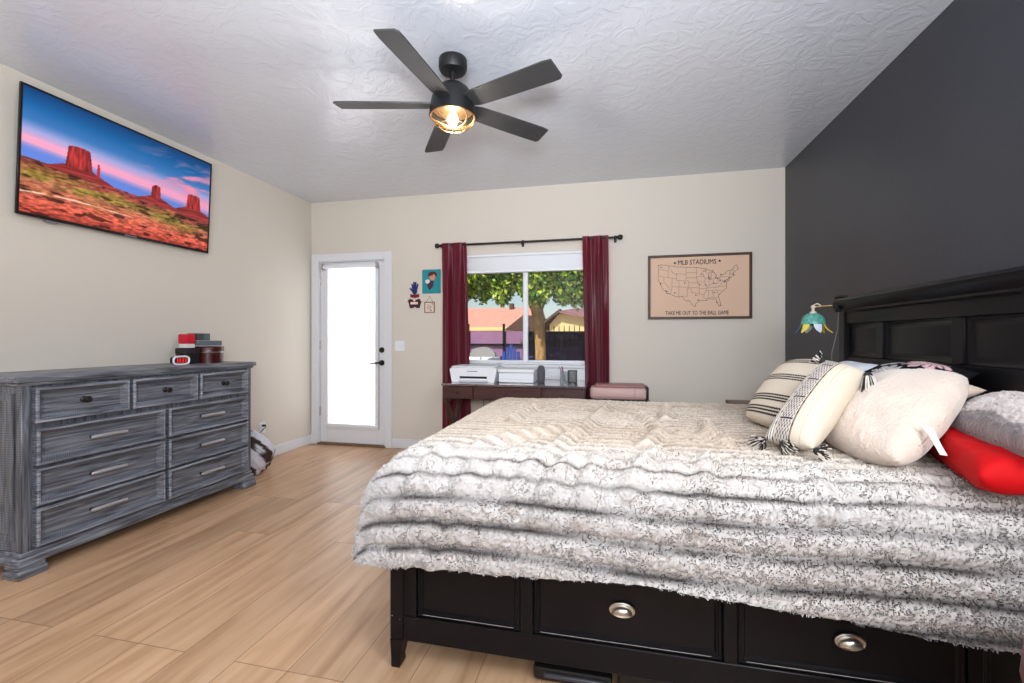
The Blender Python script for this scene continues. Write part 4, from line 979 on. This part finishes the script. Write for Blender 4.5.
ST = [[(-124,46.2),(-119,46),(-117,46)],[(-117,49),(-117,42)],[(-124.2,42),(-111,42)],[(-120,42),(-120,39),(-114.6,35)],[(-114,42),(-114,36.2),(-114.6,32.7)],[(-116,49),(-116,48),(-113.5,45),(-111,44.5)],[(-111,45),(-104,45)],[(-111,45),(-111,41),(-104,41)],[(-109,41),(-109,31.3)],[(-114,37),(-94.6,37)],[(-104,49),(-104,41),(-102,41),(-102,37)],[(-104,46),(-96.5,46)],[(-104,43),(-96.5,43)],[(-102,40),(-95.3,40)],[(-96.5,49),(-96.5,43),(-95.8,40),(-94.6,39),(-94.6,33.5)],[(-96.5,43.5),(-91.2,43.5)],[(-103,37),(-103,32),(-106.5,32)],[(-100,36.5),(-100,34.5),(-94.4,33.5)],[(-103,36.5),(-100,36.5)],[(-92.8,46.5),(-91.2,43.5),(-90.2,41.8),(-91.2,40.3),(-90,38.8),(-89.2,37),(-90,35),(-91.2,33),(-91.5,31),(-89.5,30.2)],[(-95.8,40.6),(-91.5,40.4)],[(-94.5,36.5),(-90,36.4)],[(-94,33),(-91.2,33)],[(-90.6,42.5),(-87.6,42.5)],[(-87.6,41.7),(-87.6,38),(-89.2,37)],[(-84.8,41.7),(-84.8,39.1)],[(-87.6,38),(-84.8,39.1),(-82.6,38.4),(-80.6,40.6),(-80.5,42)],[(-89.4,36.5),(-75.9,36.5)],[(-90,35),(-83,35)],[(-88.2,35),(-88.4,30.3)],[(-85.5,35),(-85,32),(-85,31)],[(-87.6,31),(-82,30.6),(-81.4,30.7)],[(-83,35),(-81,32)],[(-83.2,35),(-78.6,33.9)],[(-84,36.6),(-81.7,36.6),(-80.3,37.5),(-78,39.3),(-75.8,39.7)],[(-80.5,39.7),(-75.5,39.8)],[(-79.8,42),(-75.3,42),(-74,41.3)],[(-73.4,45),(-73.3,42),(-73.5,41.1)],[(-72.4,45),(-72.5,42.7)],[(-71,45.2),(-70.7,43)],[(-73.3,42.7),(-70.8,42.8)],[(-87.6,41.7),(-83.3,41.7)],[(-88,45),(-90.3,46.5)]]
def ll(p):
    lon, lat = p; x = (lon+96)*math.cos(math.radians(37+.15*(lat-37)))*1.0
    return (Wm*(.490+x*.0172)-.004, Hm*(.505+(lat-38)*.0262+.00016*(lon+96)**2*.55))
inkk = MB()
ribbon(inkk, [ll(p) for p in US], o_, uu, vv, nn, .0034)
for s_ in ST: ribbon(inkk, [ll(p) for p in s_], o_, uu, vv, nn, .0022)
for c_ in [(-122.3,47.6),(-122.4,37.7),(-122.2,37.9),(-118.2,34),(-117.9,33.8),(-117.1,32.7),(-112,33.5),(-105,39.8),(-97,32.8),(-95.4,29.8),(-94.5,39),(-90.2,38.6),(-93.2,45),(-88,43),(-87.7,41.9),(-87.6,41.8),(-83,42.3),(-81.7,41.5),(-84.5,39.1),(-80,40.4),(-84.4,33.7),(-80.2,25.8),(-82.6,27.8),(-77,38.9),(-76.6,39.3),(-75.2,39.9),(-73.9,40.8),(-73.8,40.7),(-71.1,42.3),(-79.4,43.6)]:
    a, c2 = ll(c_); r = .0062
    inkk.add([V(o_)+V((a+r*math.cos(k*.785), -.0012, c2+r*math.sin(k*.785))) for k in range(8)], [tuple(range(8))])
    inkk.box(px0+a+.008, px0+a+.024, YB-.0132, YB-.013, pz0+c2-.003, pz0+c2-.0015)
ink.build('title_lettering', M_ink, fm, smooth=False, flip=True); cap_.build('caption_lettering', M_ink, fm, smooth=False, flip=True); inkk.build('map_lines', mat('brown_ink', (84, 70, 72), .8), fm, smooth=False, flip=True)

# teal canvas with a plain portrait
ac = thing('wall_art', 'small teal canvas with a painted portrait beside the curtain', 'picture', (-1.88, YB, 1.67))
ax0, ax1, az0, az1 = -1.985, -1.782, 1.678, 1.93
MB().box(ax0, ax1, YB-.022, YB, az0, az1, .003).build('canvas', mat('teal_canvas', (30, 138, 150), .7), ac)
def ell(cx, cz, rx, rz_, n=24, a0=0): return [(cx+rx*math.cos(a0+2*math.pi*k/n), cz+rz_*math.sin(a0+2*math.pi*k/n)) for k in range(n)]
pm = MB(); oo = (ax0, YB-.0225, az0)
def flat(pts, mi, h): pm.add([V(oo)+V((a, -h, c)) for a, c in pts], [tuple(range(len(pts)))], mi)
flat(ell(.118, .196, .052, .034), 0, 0); flat(ell(.118, .170, .034, .036), 1, .0006); flat(ell(.100, .205, .030, .020), 0, .001)
flat([(.07, .105), (.10, .135), (.135, .13), (.125, .07), (.085, .03), (.07, .06)], 2, .0003); flat(ell(.062, .125, .026, .022), 3, .001); flat([(.055, .09), (.075, .10), (.09, .05), (.08, .035)], 0, .0012)
pm.build('portrait_paint', [mat('paint_brown', (74, 34, 28), .7), mat('paint_skin', (206, 142, 110), .7), mat('paint_navy', (70, 34, 60), .7), mat('paint_white', (220, 214, 206), .7)], ac, smooth=False, flip=True)

# hand print ornament
ho = thing('wall_ornament', 'blue wooden hand cutout above a dark red plaque on the back wall', 'ornament', (-2.055, YB, 1.52))
def capsule(mb, x0, z0, x1, z1, r, y0=YB-.012, d=.012, n=8):
    dx, dz_ = x1-x0, z1-z0; q = math.atan2(dz_, dx); pts = []
    for k in range(n+1): pts.append((x1+r*math.cos(q-math.pi/2+math.pi*k/n), z1+r*math.sin(q-math.pi/2+math.pi*k/n)))
    for k in range(n+1): pts.append((x0+r*math.cos(q+math.pi/2+math.pi*k/n), z0+r*math.sin(q+math.pi/2+math.pi*k/n)))
    mb.prism(pts, (0, y0, 0), (1, 0, 0), (0, 0, 1), (0, 1, 0), d)
hm = MB(); hx, hz_ = -2.078, 1.70
hm.prism(ell(hx, hz_+.004, .027, .034), (0, YB-.012, 0), (1, 0, 0), (0, 0, 1), (0, 1, 0), .012)
for dx_, tz, tx in ((-.019, .078, -.030), (-.006, .100, -.009), (.008, .098, .013), (.021, .076, .036)): capsule(hm, hx+dx_, hz_+.02, hx+tx, hz_+tz, .0066, YB-.0125)
capsule(hm, hx-.016, hz_-.006, hx-.050, hz_+.034, .008, YB-.0125)
hm.build('hand_cutout', mat('cobalt_paint', (30, 42, 108), .5), ho, label='dark blue hand cutout')
bw = MB()
for s_ in (-1, 1): bw.prism([(hx, 1.653), (hx+s_*.02, 1.668), (hx+s_*.05, 1.675), (hx+s_*.048, 1.64), (hx+s_*.02, 1.635)][::s_], (0, YB-.014, 0), (1, 0, 0), (0, 0, 1), (0, 1, 0), .014)
bw.prism(ell(hx, 1.652, .016, .022), (0, YB-.018, 0), (1, 0, 0), (0, 0, 1), (0, 1, 0), .018)
bw.build('bow', mat('maroon_paint', (120, 28, 42), .5), ho, label='maroon bow')
pq = MB()
pq.prism([(hx-0.077, 1.608), (hx-0.050, 1.622), (hx-0.025, 1.612), (hx+0.025, 1.612), (hx+0.050, 1.622), (hx+0.083, 1.608), (hx+0.069, 1.575), (hx+0.060, 1.545), (hx+0.055, 1.523), (hx+0.019, 1.523), (hx+0.015, 1.535), (hx-0.015, 1.535), (hx-0.020, 1.523), (hx-0.053, 1.523), (hx-0.062, 1.56)], (0, YB-.014, 0), (1, 0, 0), (0, 0, 1), (0, 1, 0), .014)
pq.build('plaque', mat('dark_plaque', (58, 24, 28), .5), ho, label='dark red brown plaque')
pk = MB().prism(ell(hx-0.092, 1.607, .018, .013), (0, YB-.018, 0), (1, 0, 0), (0, 0, 1), (0, 1, 0), .016).prism(ell(hx+0.090, 1.605, .018, .013), (0, YB-.018, 0), (1, 0, 0), (0, 0, 1), (0, 1, 0), .016)
pk.box(hx-0.045, hx+0.040, YB-.017, YB-.012, 1.562, 1.588, .004).prism(ell(hx, 1.605, .012, .012), (0, YB-.018, 0), (1, 0, 0), (0, 0, 1), (0, 1, 0), .016)
pk.build('name_label', mat('bone_paint', (236, 214, 204), .6), ho, label='pale name strip and side tips')
# small hanging square
sq = thing('hanging_sign', 'small square framed drawing hung on a string below the teal canvas', 'picture', (-1.905, YB, 1.467))
sx0, sx1, sz0, sz1 = -1.965, -1.848, 1.47, 1.588
f2 = MB()
for a in ((sx0, sx1, sz1-.010, sz1), (sx0, sx1, sz0, sz0+.010), (sx0, sx0+.010, sz0+.01, sz1-.01), (sx1-.010, sx1, sz0+.01, sz1-.01)): f2.box(a[0], a[1], YB-.014, YB, a[2], a[3], .002)
f2.build('frame', mat('tan_wood_frame', (150, 106, 84), .5), sq)
MB().box(sx0+.01, sx1-.01, YB-.008, YB-.002, sz0+.01, sz1-.01).build('paper', mat('cream_paper', (226, 208, 192), .8), sq, smooth=False)
dm = MB(); o2 = (sx0, YB-.008, sz0)
for pts in ([(.03, .04), (.045, .075), (.06, .08), (.075, .06), (.07, .04), (.05, .035), (.04, .055), (.06, .065)], [(.03, .085), (.05, .09)], [(.06, .05), (.085, .07)]): ribbon(dm, pts, o2, uu, vv, nn, .003)
for cx, cz, r in ((.09, .094, .008), (.075, .026, .008)): dm.add([V(o2)+V((a, -.001, c)) for a, c in ell(cx, cz, r, r, 10)], [tuple(range(10))])
dm.build('ink_drawing', M_ink, sq, smooth=False, flip=True)
MB().tube([(sx0+.02, YB-.006, sz1), ((sx0+sx1)/2, YB-.004, sz1+.055), (sx1-.02, YB-.006, sz1)], .002, 6).lathe([(.004, 0), (.004, .006), (0, .007)], ((sx0+sx1)/2, YB, sz1+.055), 8, axis=(0, -1, 0)).build('hanging_string', mat('brown_string', (110, 84, 66), .8), sq)
# light switch
sw = thing('light_switch', 'white double light switch plate beside the door', 'switch', (-2.255, YB, 1.06))
MB().box(-2.312, -2.197, YB-.006, YB, 1.06, 1.172, .003).build('plate', M_vinyl, sw)
for x in (-2.278, -2.231): MB().box(x-.005, x+.005, YB-.016, YB-.006, 1.104, 1.124, .002).build('toggle', M_vinyl, sw)
# wall outlet and plug cord
ou = thing('wall_outlet', 'white wall outlet low on the left wall past the dresser', 'outlet', (XL, 3.74, .26))
MB().box(XL, XL+.006, 3.70, 3.775, .265, .375, .003).build('plate', M_vinyl, ou)
mb = MB()
for z in (.298, .342): mb.box(XL+.006, XL+.009, 3.722, 3.753, z-.013, z+.013, .002)
mb.build('socket', mat('pale_grey_plastic', (205, 206, 212), .45), ou)
pc = MB().box(XL+.008, XL+.035, 3.725, 3.752, .332, .352, .003)
pc.tube([(XL+.034, 3.738, .341), (XL+.05, 3.73, .335), (XL+.05, 3.66, .29), (XL+.04, 3.5, .23), (XL+.03, 3.3, .17), (XL+.03, 3.16, .13)], .004, 6)
pc.build('plug_cord', M_dark, label='black plug and cord running from the outlet behind the dresser', cat='cord')
# cloth bundle at the end of the dresser
def bundle():
    n, m_ = 64, 40; q = np.linspace(0, 2*np.pi, n, endpoint=False); th = np.linspace(0, np.pi, m_)
    Q, T = np.meshgrid(q, th, indexing='ij')
    x, y, z = np.sin(T)*np.cos(Q), np.sin(T)*np.sin(Q), np.cos(T)
    r = 1+.45*(fbm(x*1.6+5+z, y*1.6+z*1.3+5, 3, 201)-.5)+.12*(fbm(x*5+z*3, y*5+z*2, 2, 207)-.5)
    P = np.stack([-3.115+.165*x*r, 3.33+.185*y*r, np.maximum(.165+.195*z*r, .004)], -1)
    c = fbm(x*1.7+z*1.1+3, y*1.7+z*1.4+8, 3, 211)
    br_ = np.clip((c-.545)/.03, 0, 1)*1.; dk = np.clip((.36-c)/.03, 0, 1)
    C = linnp((216, 214, 224))*(1-br_[..., None])+linnp((104, 58, 38))*br_[..., None]; C = C*(1-dk[..., None])+linnp((60, 44, 44))*dk[..., None]
    t = thing('plush_bag', 'crumpled white and brown plush bag on the floor at the end of the dresser', 'bag', (-3.17, 3.285, 0))
    MB().grid(P, cu=True).build('bag_body', mat('plush_patch_cloth', (255, 255, 255), .9, attr=True, bump=.6, bscale=60), t, cols=C.reshape(-1, 3), ang=180)
    MB().tube([(-3.10, 3.46, .28), (-3.06, 3.52, .20), (-3.05, 3.525, .11), (-3.07, 3.50, .03)], .010, 8).build('strap', mat('dark_leather', (48, 36, 36), .6), t, label='dark strap')
bundle()

# ------------------------------------------------------------------ under-bed storage and corner chair
ub = thing('storage_bin', 'low black plastic storage tray under the bed', 'bin', (.3, 1.9, 0))
MB().box(-.27, .0, 1.535, 2.1, .006, .055, .012, seg=2).build('tray', M_dark, ub)
MB().box(-.23, -.01, 1.522, 1.536, .028, .042, .003).build('lip', mat('dark_grey_plastic', (64, 64, 70), .4), ub)
for x in (-.24, -.03):
    for y in (1.60, 2.05): MB().lathe([(.014, .0), (.014, .012)], (x-.006, y, .015), 12, axis=(1, 0, 0)).build('wheel', M_dark, ub)
ub2 = thing('storage_crate', 'black slotted storage crate under the bed beside the tray', 'bin', (.4, 1.9, 0))
MB().box(.02, .72, 1.54, 2.2, .0, .10, .01, seg=2).build('crate_body', M_dark, ub2)
m = MB()
for k in range(12): m.box(.16+k*.034, .16+k*.034+.012, 1.537, 1.542, .03, .045, .001)
m.box(.14, .66, 1.536, 1.542, .018, .023)
m.build('vent_slots', mat('light_grey_plastic', (150, 150, 155), .4), ub2)
ch = thing('accent_chair', 'dusty pink round backed chair at the near right corner', 'chair', (1.085, .915, 0))
M_pink = mat('dusty_pink_leather', (176, 128, 128), .5, noise=.15, nscale=7); M_choc = mat('dark_chair_shell', (58, 42, 42), .5)
cc = V((1.082, .92, 0)); pts = []
for k in range(26):
    q = math.pi*(.10+.80*k/25)+math.pi/2+.45
    pts.append((cc.x+.30*math.cos(q), cc.y+.30*math.sin(q), .60+.0*math.sin(q)))
m = MB()
P = np.array([[(cc.x+rr*math.cos(q), cc.y+rr*math.sin(q), z) for rr, z in ((.25, .34), (.275, .34), (.315, .44), (.335, .52), (.33, .58), (.315, .615), (.29, .62), (.275, .58), (.27, .48), (.25, .34))] for q in np.linspace(math.pi*.45, math.pi*1.75, 30)])
m.grid(P); [m.add([tuple(p) for p in P[i]], [tuple(range(9))]) for i in (0, -1)]
m.build('backrest', mat('mauve_brown_leather', (112, 74, 78), .45, noise=.15, nscale=7), ch)
MB().lathe([(0, .34), (.24, .34), (.26, .36), (.262, .40), (.24, .425), (0, .43)], cc, 30).build('seat', M_pink, ch)
MB().lathe([(0, .31), (.24, .31), (.25, .34), (0, .34)], cc, 30).build('seat_frame', M_choc, ch)
for q in (.8, 2.37, 3.94, 5.5): MB().tube([(cc.x+.18*math.cos(q), cc.y+.18*math.sin(q), .32), (cc.x+.23*math.cos(q), cc.y+.23*math.sin(q), 0)], [.018, .011], 10).build('leg', M_choc, ch)

# ------------------------------------------------------------------ the yard outside
MB().box(-40, 40, YB+TH+.02, 90, -.3, -.15).build('trim_2', mat('dry_yard_ground', (150, 132, 110), .95, noise=.2, nscale=1), kind='structure', smooth=False)
# fence walls
M_lav = mat('lavender_fence_sheet', (150, 112, 150), .8, noise=.12, nscale=3); M_nav = mat('navy_shade_sheet', (40, 34, 62), .85, noise=.25, nscale=2)
M_iron = mat('black_iron', (24, 24, 26), .5, metal=.4)
fl = thing('yard_fence', 'lavender screened yard fence with black rails left of the tree', 'fence', (-3, 10.5, -.15))
MB().box(-5.5, -1.95, 10.5, 10.54, -.15, 1.37, .0).build('screen_sheet', M_lav, fl)
MB().box(-5.5, -1.95, 10.44, 10.5, 1.02, 1.07, .0).box(-5.5, -1.95, 10.44, 10.5, .1, .15).build('rail', M_iron, fl)
for x in (-3.45, -2.55, -1.98): MB().box(x-.025, x+.025, 10.44, 10.5, -.15, 1.55).build('post', M_iron, fl)
f2_ = thing('yard_fence', 'dark navy screened yard fence topped with iron spikes right of the tree', 'fence', (-.5, 10.2, -.15))
MB().box(-1.93, 1.6, 10.2, 10.24, -.15, 1.33).build('screen_sheet', M_nav, f2_)
m = MB().box(-1.93, 1.6, 10.17, 10.2, 1.33, 1.36).box(-1.93, 1.6, 10.17, 10.2, 1.12, 1.15)
m.build('rail', M_iron, f2_)
for k in range(30):
    x = -1.88+k*.116
    MB().box(x-.009, x+.009, 10.175, 10.195, 1.0, 1.46).lathe([(.012, 0), (0, .05)], (x, 10.185, 1.46), 4).build('spike', M_iron, f2_)
# houses
M_roof = mat('terracotta_roof', (206, 146, 130), .85, noise=.15, nscale=4, nstretch=(1, 4, 1)); M_stuc = mat('cream_stucco', (232, 206, 150), .9); M_roof2 = mat('mauve_roof', (142, 98, 100), .85, noise=.15, nscale=4); M_fascia = mat('brown_fascia', (84, 62, 54), .8)
h1 = thing('house', 'neighbouring house with wide terracotta roof left of the tree', 'house', (-7.5, 29, -.3), group='neighbouring houses')
MB().box(-12, -5.0, 26, 32, -.3, 1.84).build('wall', M_stuc, h1)
MB().add([(-12.6, 25.5, 1.84), (-4.9, 25.5, 1.84), (-12.6, 29, 3.25), (-4.5, 29, 3.25), (-12.6, 32.5, 1.84), (-4.5, 32.5, 1.84), (-12.6, 25.5, 1.74), (-4.9, 25.5, 1.74), (-12.6, 32.5, 1.74), (-4.5, 32.5, 1.74)],
         [(0, 1, 3, 2), (2, 3, 5, 4), (6, 7, 1, 0), (4, 5, 9, 8), (1, 7, 9, 5, 3), (0, 2, 4, 8, 6), (6, 8, 9, 7)]).build('roof', M_roof, h1, smooth=False)
MB().box(-12.6, -4.9, 25.42, 25.5, 1.66, 1.86).build('fascia', M_stuc, h1)
MB().box(-6.6, -6.35, 28.6, 29, 3.1, 3.5).build('chimney', M_fascia, h1)
MB().add([(-6.1, 25.2, 1.7), (-4.35, 25.2, 1.5), (-4.35, 25.2, 2.5), (-6.1, 30, 1.7), (-4.35, 30, 1.5), (-4.35, 30, 2.5), (-5.0, 25.2, 2.55), (-5.0, 30, 2.55)], [(0, 1, 2, 6), (3, 7, 5, 4), (0, 6, 7, 3), (6, 2, 5, 7), (1, 4, 5, 2), (0, 3, 4, 1)]).build('gable', M_fascia, h1, smooth=False)
m = MB().box(-11, -9.5, 25.96, 26.02, .4, 1.3); m.build('garage_window', mat('dark_window', (70, 80, 92), .2), h1)
h2 = thing('house', 'neighbouring house with cream gable and mauve roof right of the tree', 'house', (-1, 26, -.3), group='neighbouring houses')
MB().prism([(-3.3, -.3), (3, -.3), (3, 1.8), (.4, 2.2), (-2.75, 2.55), (-3.3, 1.95)], (0, 24, 0), (1, 0, 0), (0, 0, 1), (0, 1, 0), 5).build('wall', M_stuc, h2, smooth=False)
MB().prism([(-3.9, 1.72), (-2.75, 2.62), (-2.7, 2.78), (-4.0, 1.80)], (0, 23.6, 0), (1, 0, 0), (0, 0, 1), (0, 1, 0), 6).build('left_roof_slope', M_fascia, h2, smooth=False)
MB().add([(-2.75, 23.6, 2.66), (.6, 23.6, 1.95), (4, 23.6, 1.75), (4, 27, 3.0), (-2.2, 27, 3.0), (-2.75, 23.6, 2.56), (.6, 23.6, 1.85), (4, 23.6, 1.65)], [(0, 1, 2, 3, 4), (5, 6, 1, 0), (6, 7, 2, 1)]).build('roof', M_roof2, h2, smooth=False)

# tree
def tree():
    t = thing('tree', 'leafy green yard tree with a sunlit trunk outside the window', 'tree', (-1.27, 8, -.15))
    tr = MB().tube([(-1.26, 8, -.2), (-1.26, 8, .5), (-1.27, 8, 1.1), (-1.30, 8, 1.5), (-1.34, 8, 1.8)], [.13, .10, .095, .105, .115], 14)
    for pth, r in (([(-1.35, 8, 1.68), (-1.55, 7.95, 2.05), (-1.95, 7.9, 2.7)], [.075, .055, .03]), ([(-1.32, 8, 1.66), (-1.16, 8.05, 2.05), (-.9, 8.1, 2.8)], [.075, .055, .03]), ([(-1.38, 8, 1.75), (-1.36, 8.3, 2.4), (-1.4, 8.6, 3.2)], [.09, .06, .03])): tr.tube(pth, r, 10)
    tr.build('trunk', mat('tan_bark', (176, 140, 92), .95, noise=.45, nscale=12, nstretch=(1, 1, .4), bump=.8, bscale=30), t)
    r = np.random.default_rng(3); N = 34000
    blobs = [(-1.3, 8.1, 3.3, 1.9, 1.3, 1.0), (-3.10, 7.74, 2.20, .22, .28, 0.40), (-3.01, 7.76, 2.19, .22, .28, 0.32), (-2.92, 7.42, 2.19, .22, .28, 0.33), (-2.84, 8.15, 2.10, .22, .28, 0.25), (-2.75, 7.31, 2.26, .22, .28, 0.35), (-2.66, 7.25, 2.30, .22, .28, 0.41), (-2.57, 7.98, 2.22, .22, .28, 0.22), (-2.48, 7.22, 2.20, .22, .28, 0.19), (-2.40, 7.43, 2.13, .22, .28, 0.19), (-2.31, 7.76, 2.18, .22, .28, 0.38), (-2.22, 7.82, 2.22, .22, .28, 0.30), (-2.13, 7.99, 2.18, .22, .28, 0.25), (-2.04, 8.40, 2.30, .22, .28, 0.38), (-1.96, 8.05, 2.15, .22, .28, 0.24), (-1.87, 7.55, 2.10, .22, .28, 0.36), (-1.78, 7.68, 2.27, .22, .28, 0.27), (-1.69, 8.35, 2.27, .22, .28, 0.18), (-1.60, 7.45, 2.28, .22, .28, 0.29), (-1.52, 8.38, 2.17, .22, .28, 0.20), (-1.43, 7.96, 2.25, .22, .28, 0.24), (-1.34, 7.30, 2.15, .22, .28, 0.41), (-1.25, 8.11, 2.11, .22, .28, 0.24), (-1.16, 7.32, 2.09, .22, .28, 0.37), (-1.08, 7.41, 2.20, .22, .28, 0.29), (-0.99, 7.43, 2.24, .22, .28, 0.21), (-0.90, 7.97, 2.11, .22, .28, 0.28), (-0.81, 7.46, 2.14, .22, .28, 0.41), (-0.72, 8.16, 2.15, .22, .28, 0.39), (-0.64, 7.45, 2.17, .22, .28, 0.39), (-0.55, 7.97, 2.10, .22, .28, 0.42), (-0.46, 7.46, 2.14, .22, .28, 0.37), (-0.37, 7.59, 2.15, .22, .28, 0.20), (-0.28, 7.31, 2.21, .22, .28, 0.24), (-0.20, 7.92, 2.16, .22, .28, 0.29), (-0.11, 8.35, 2.19, .22, .28, 0.32), (-0.02, 8.24, 2.12, .22, .28, 0.22), (0.07, 8.29, 2.26, .22, .28, 0.24), (0.16, 7.43, 2.24, .22, .28, 0.41), (0.24, 7.44, 2.29, .22, .28, 0.39), (0.33, 7.92, 2.17, .22, .28, 0.20), (0.42, 7.25, 2.29, .22, .28, 0.24), (0.51, 8.05, 2.14, .22, .28, 0.38), (0.60, 7.92, 2.14, .22, .28, 0.22), (0.68, 8.06, 2.10, .22, .28, 0.23), (-3.20, 7.86, 2.5, .5, .4, .35), (-2.88, 8.15, 2.5, .5, .4, .35), (-2.56, 7.91, 2.5, .5, .4, .35), (-2.24, 7.58, 2.5, .5, .4, .35), (-1.92, 8.22, 2.5, .5, .4, .35), (-1.60, 7.50, 2.5, .5, .4, .35), (-1.28, 7.32, 2.5, .5, .4, .35), (-0.96, 7.57, 2.5, .5, .4, .35), (-0.64, 7.75, 2.5, .5, .4, .35), (-0.32, 7.36, 2.5, .5, .4, .35), (0.00, 7.48, 2.5, .5, .4, .35), (0.32, 7.67, 2.5, .5, .4, .35)]
    wts = np.array([q[3]*q[4]*q[5] for q in blobs])**.6; wts /= wts.sum()
    bi = r.choice(len(blobs), N, p=wts); dv = r.normal(size=(N, 3)); dv /= np.linalg.norm(dv, axis=1)[:, None]; rad = r.random(N)**.33
    B = np.array(blobs)[bi]; C = B[:, :3]+dv*B[:, 3:]*rad[:, None]
    vs = np.zeros((N, 4, 3)); 
    d = r.normal(size=(N, 3)); d[:, 2] -= .6; d /= np.linalg.norm(d, axis=1)[:, None]; s_ = np.cross(d, r.normal(size=(N, 3))); s_ /= np.linalg.norm(s_, axis=1)[:, None]
    L = (.032+.035*r.random(N))[:, None]
    vs[:, 0] = C-d*L; vs[:, 1] = C+s_*L*.55; vs[:, 2] = C+d*L; vs[:, 3] = C-s_*L*.55
    m = MB(); m.v = vs.reshape(-1, 3).tolist(); m.f = np.arange(N*4).reshape(N, 4).tolist(); m.mi = [0]*N
    cc_ = np.repeat(np.array([linnp((136, 172, 56)), linnp((188, 206, 80)), linnp((70, 114, 40))])[r.integers(0, 3, N)], 4, axis=0)
    lm = mat('leaf_green', (255, 255, 255), .5, attr=True)
    p_ = lm.node_tree.nodes['Principled BSDF']
    m.build('foliage', lm, t, cols=cc_, smooth=False, flip=True)
tree()
# blue slatted garden chair
ad = thing('garden_chair', 'blue slatted garden chair outside the window', 'chair', (-1.72, 7.5, -.15))
M_blue = mat('cobalt_resin', (28, 62, 140), .45)
yg, xc_ = 7.5, -1.73; zb = .30
for k in range(5):
    x = xc_-.13+k*.065; top = 1.10-.05*abs(k-2)**1.3
    MB().box(-.028, .028, -.012, .012, zb+.1, top, .008, M=Matrix.Translation((x, yg, 0)) @ Matrix.Rotation(math.radians(-8), 4, 'X')).build('back_slat', M_blue, ad)
MB().box(xc_-.18, xc_+.18, yg-.03, yg+.01, .72, .77, .006).build('cross_rail', M_blue, ad)
MB().box(xc_-.27, xc_+.27, yg+.0, yg+.5, zb, zb+.04, .008).build('seat', M_blue, ad)
for s_ in (-1, 1):
    MB().box(xc_+s_*.29-.05, xc_+s_*.29+.05, yg-.05, yg+.62, .84, .865, .008).build('armrest', M_blue, ad)
    for y in (yg+.55, yg+.02): MB().box(xc_+s_*.29-.025, xc_+s_*.29+.025, y-.02, y+.02, -.15, .84, .005).build('leg', M_blue, ad)
# grey patio seat with two white cushions
ps = thing('patio_seat', 'grey patio loveseat with curved back outside the window', 'seat', (-1.86, 6.0, -.15))
M_wick = mat('grey_wicker', (150, 148, 150), .8, bump=.5, bscale=80)
pts = [(-.21, 0)]+[(-.21+.0, .75)]+[(-.20*math.cos(math.pi*k/10), .75+.17*math.sin(math.pi*k/10)**.7) for k in range(0, 11)]+[(.21, .75), (.21, 0)]
MB().prism(pts, (-1.86, 6.30, .15), (1, 0, 0), (0, 0, 1), (0, 1, 0), .08).build('backrest', M_wick, ps)
MB().box(-2.07, -1.65, 5.78, 6.38, .12, .42, .03, seg=3).build('seat', M_wick, ps)
for s_ in (-1, 1): MB().box(-1.86+s_*.235-.025, -1.86+s_*.235+.025, 5.78, 6.38, .1, .93, .03, seg=3).build('armrest', mat('white_arm', (226, 226, 230), .6), ps)
for s_ in (-1, 1):
    for y in (5.82, 6.32): MB().box(-1.86+s_*.18-.03, -1.86+s_*.18+.03, y-.03, y+.03, -.15, .12).build('leg', M_wick, ps)
for i, x in enumerate((-1.955, -1.765)):
    pillow('outdoor_cushion', ('white cushion on the left half of the grey patio loveseat', 'white cushion on the right half of the grey patio loveseat')[i], 'cushion',
           ((x-.088, 6.13, .55), (x+.088, 6.13, .55), (x-.088, 6.24, .93), (x+.088, 6.24, .93)), .12, mat('white_outdoor_cloth', (236, 238, 244), .85), 'white cushions on the patio loveseat', n=24, pinch=.02)
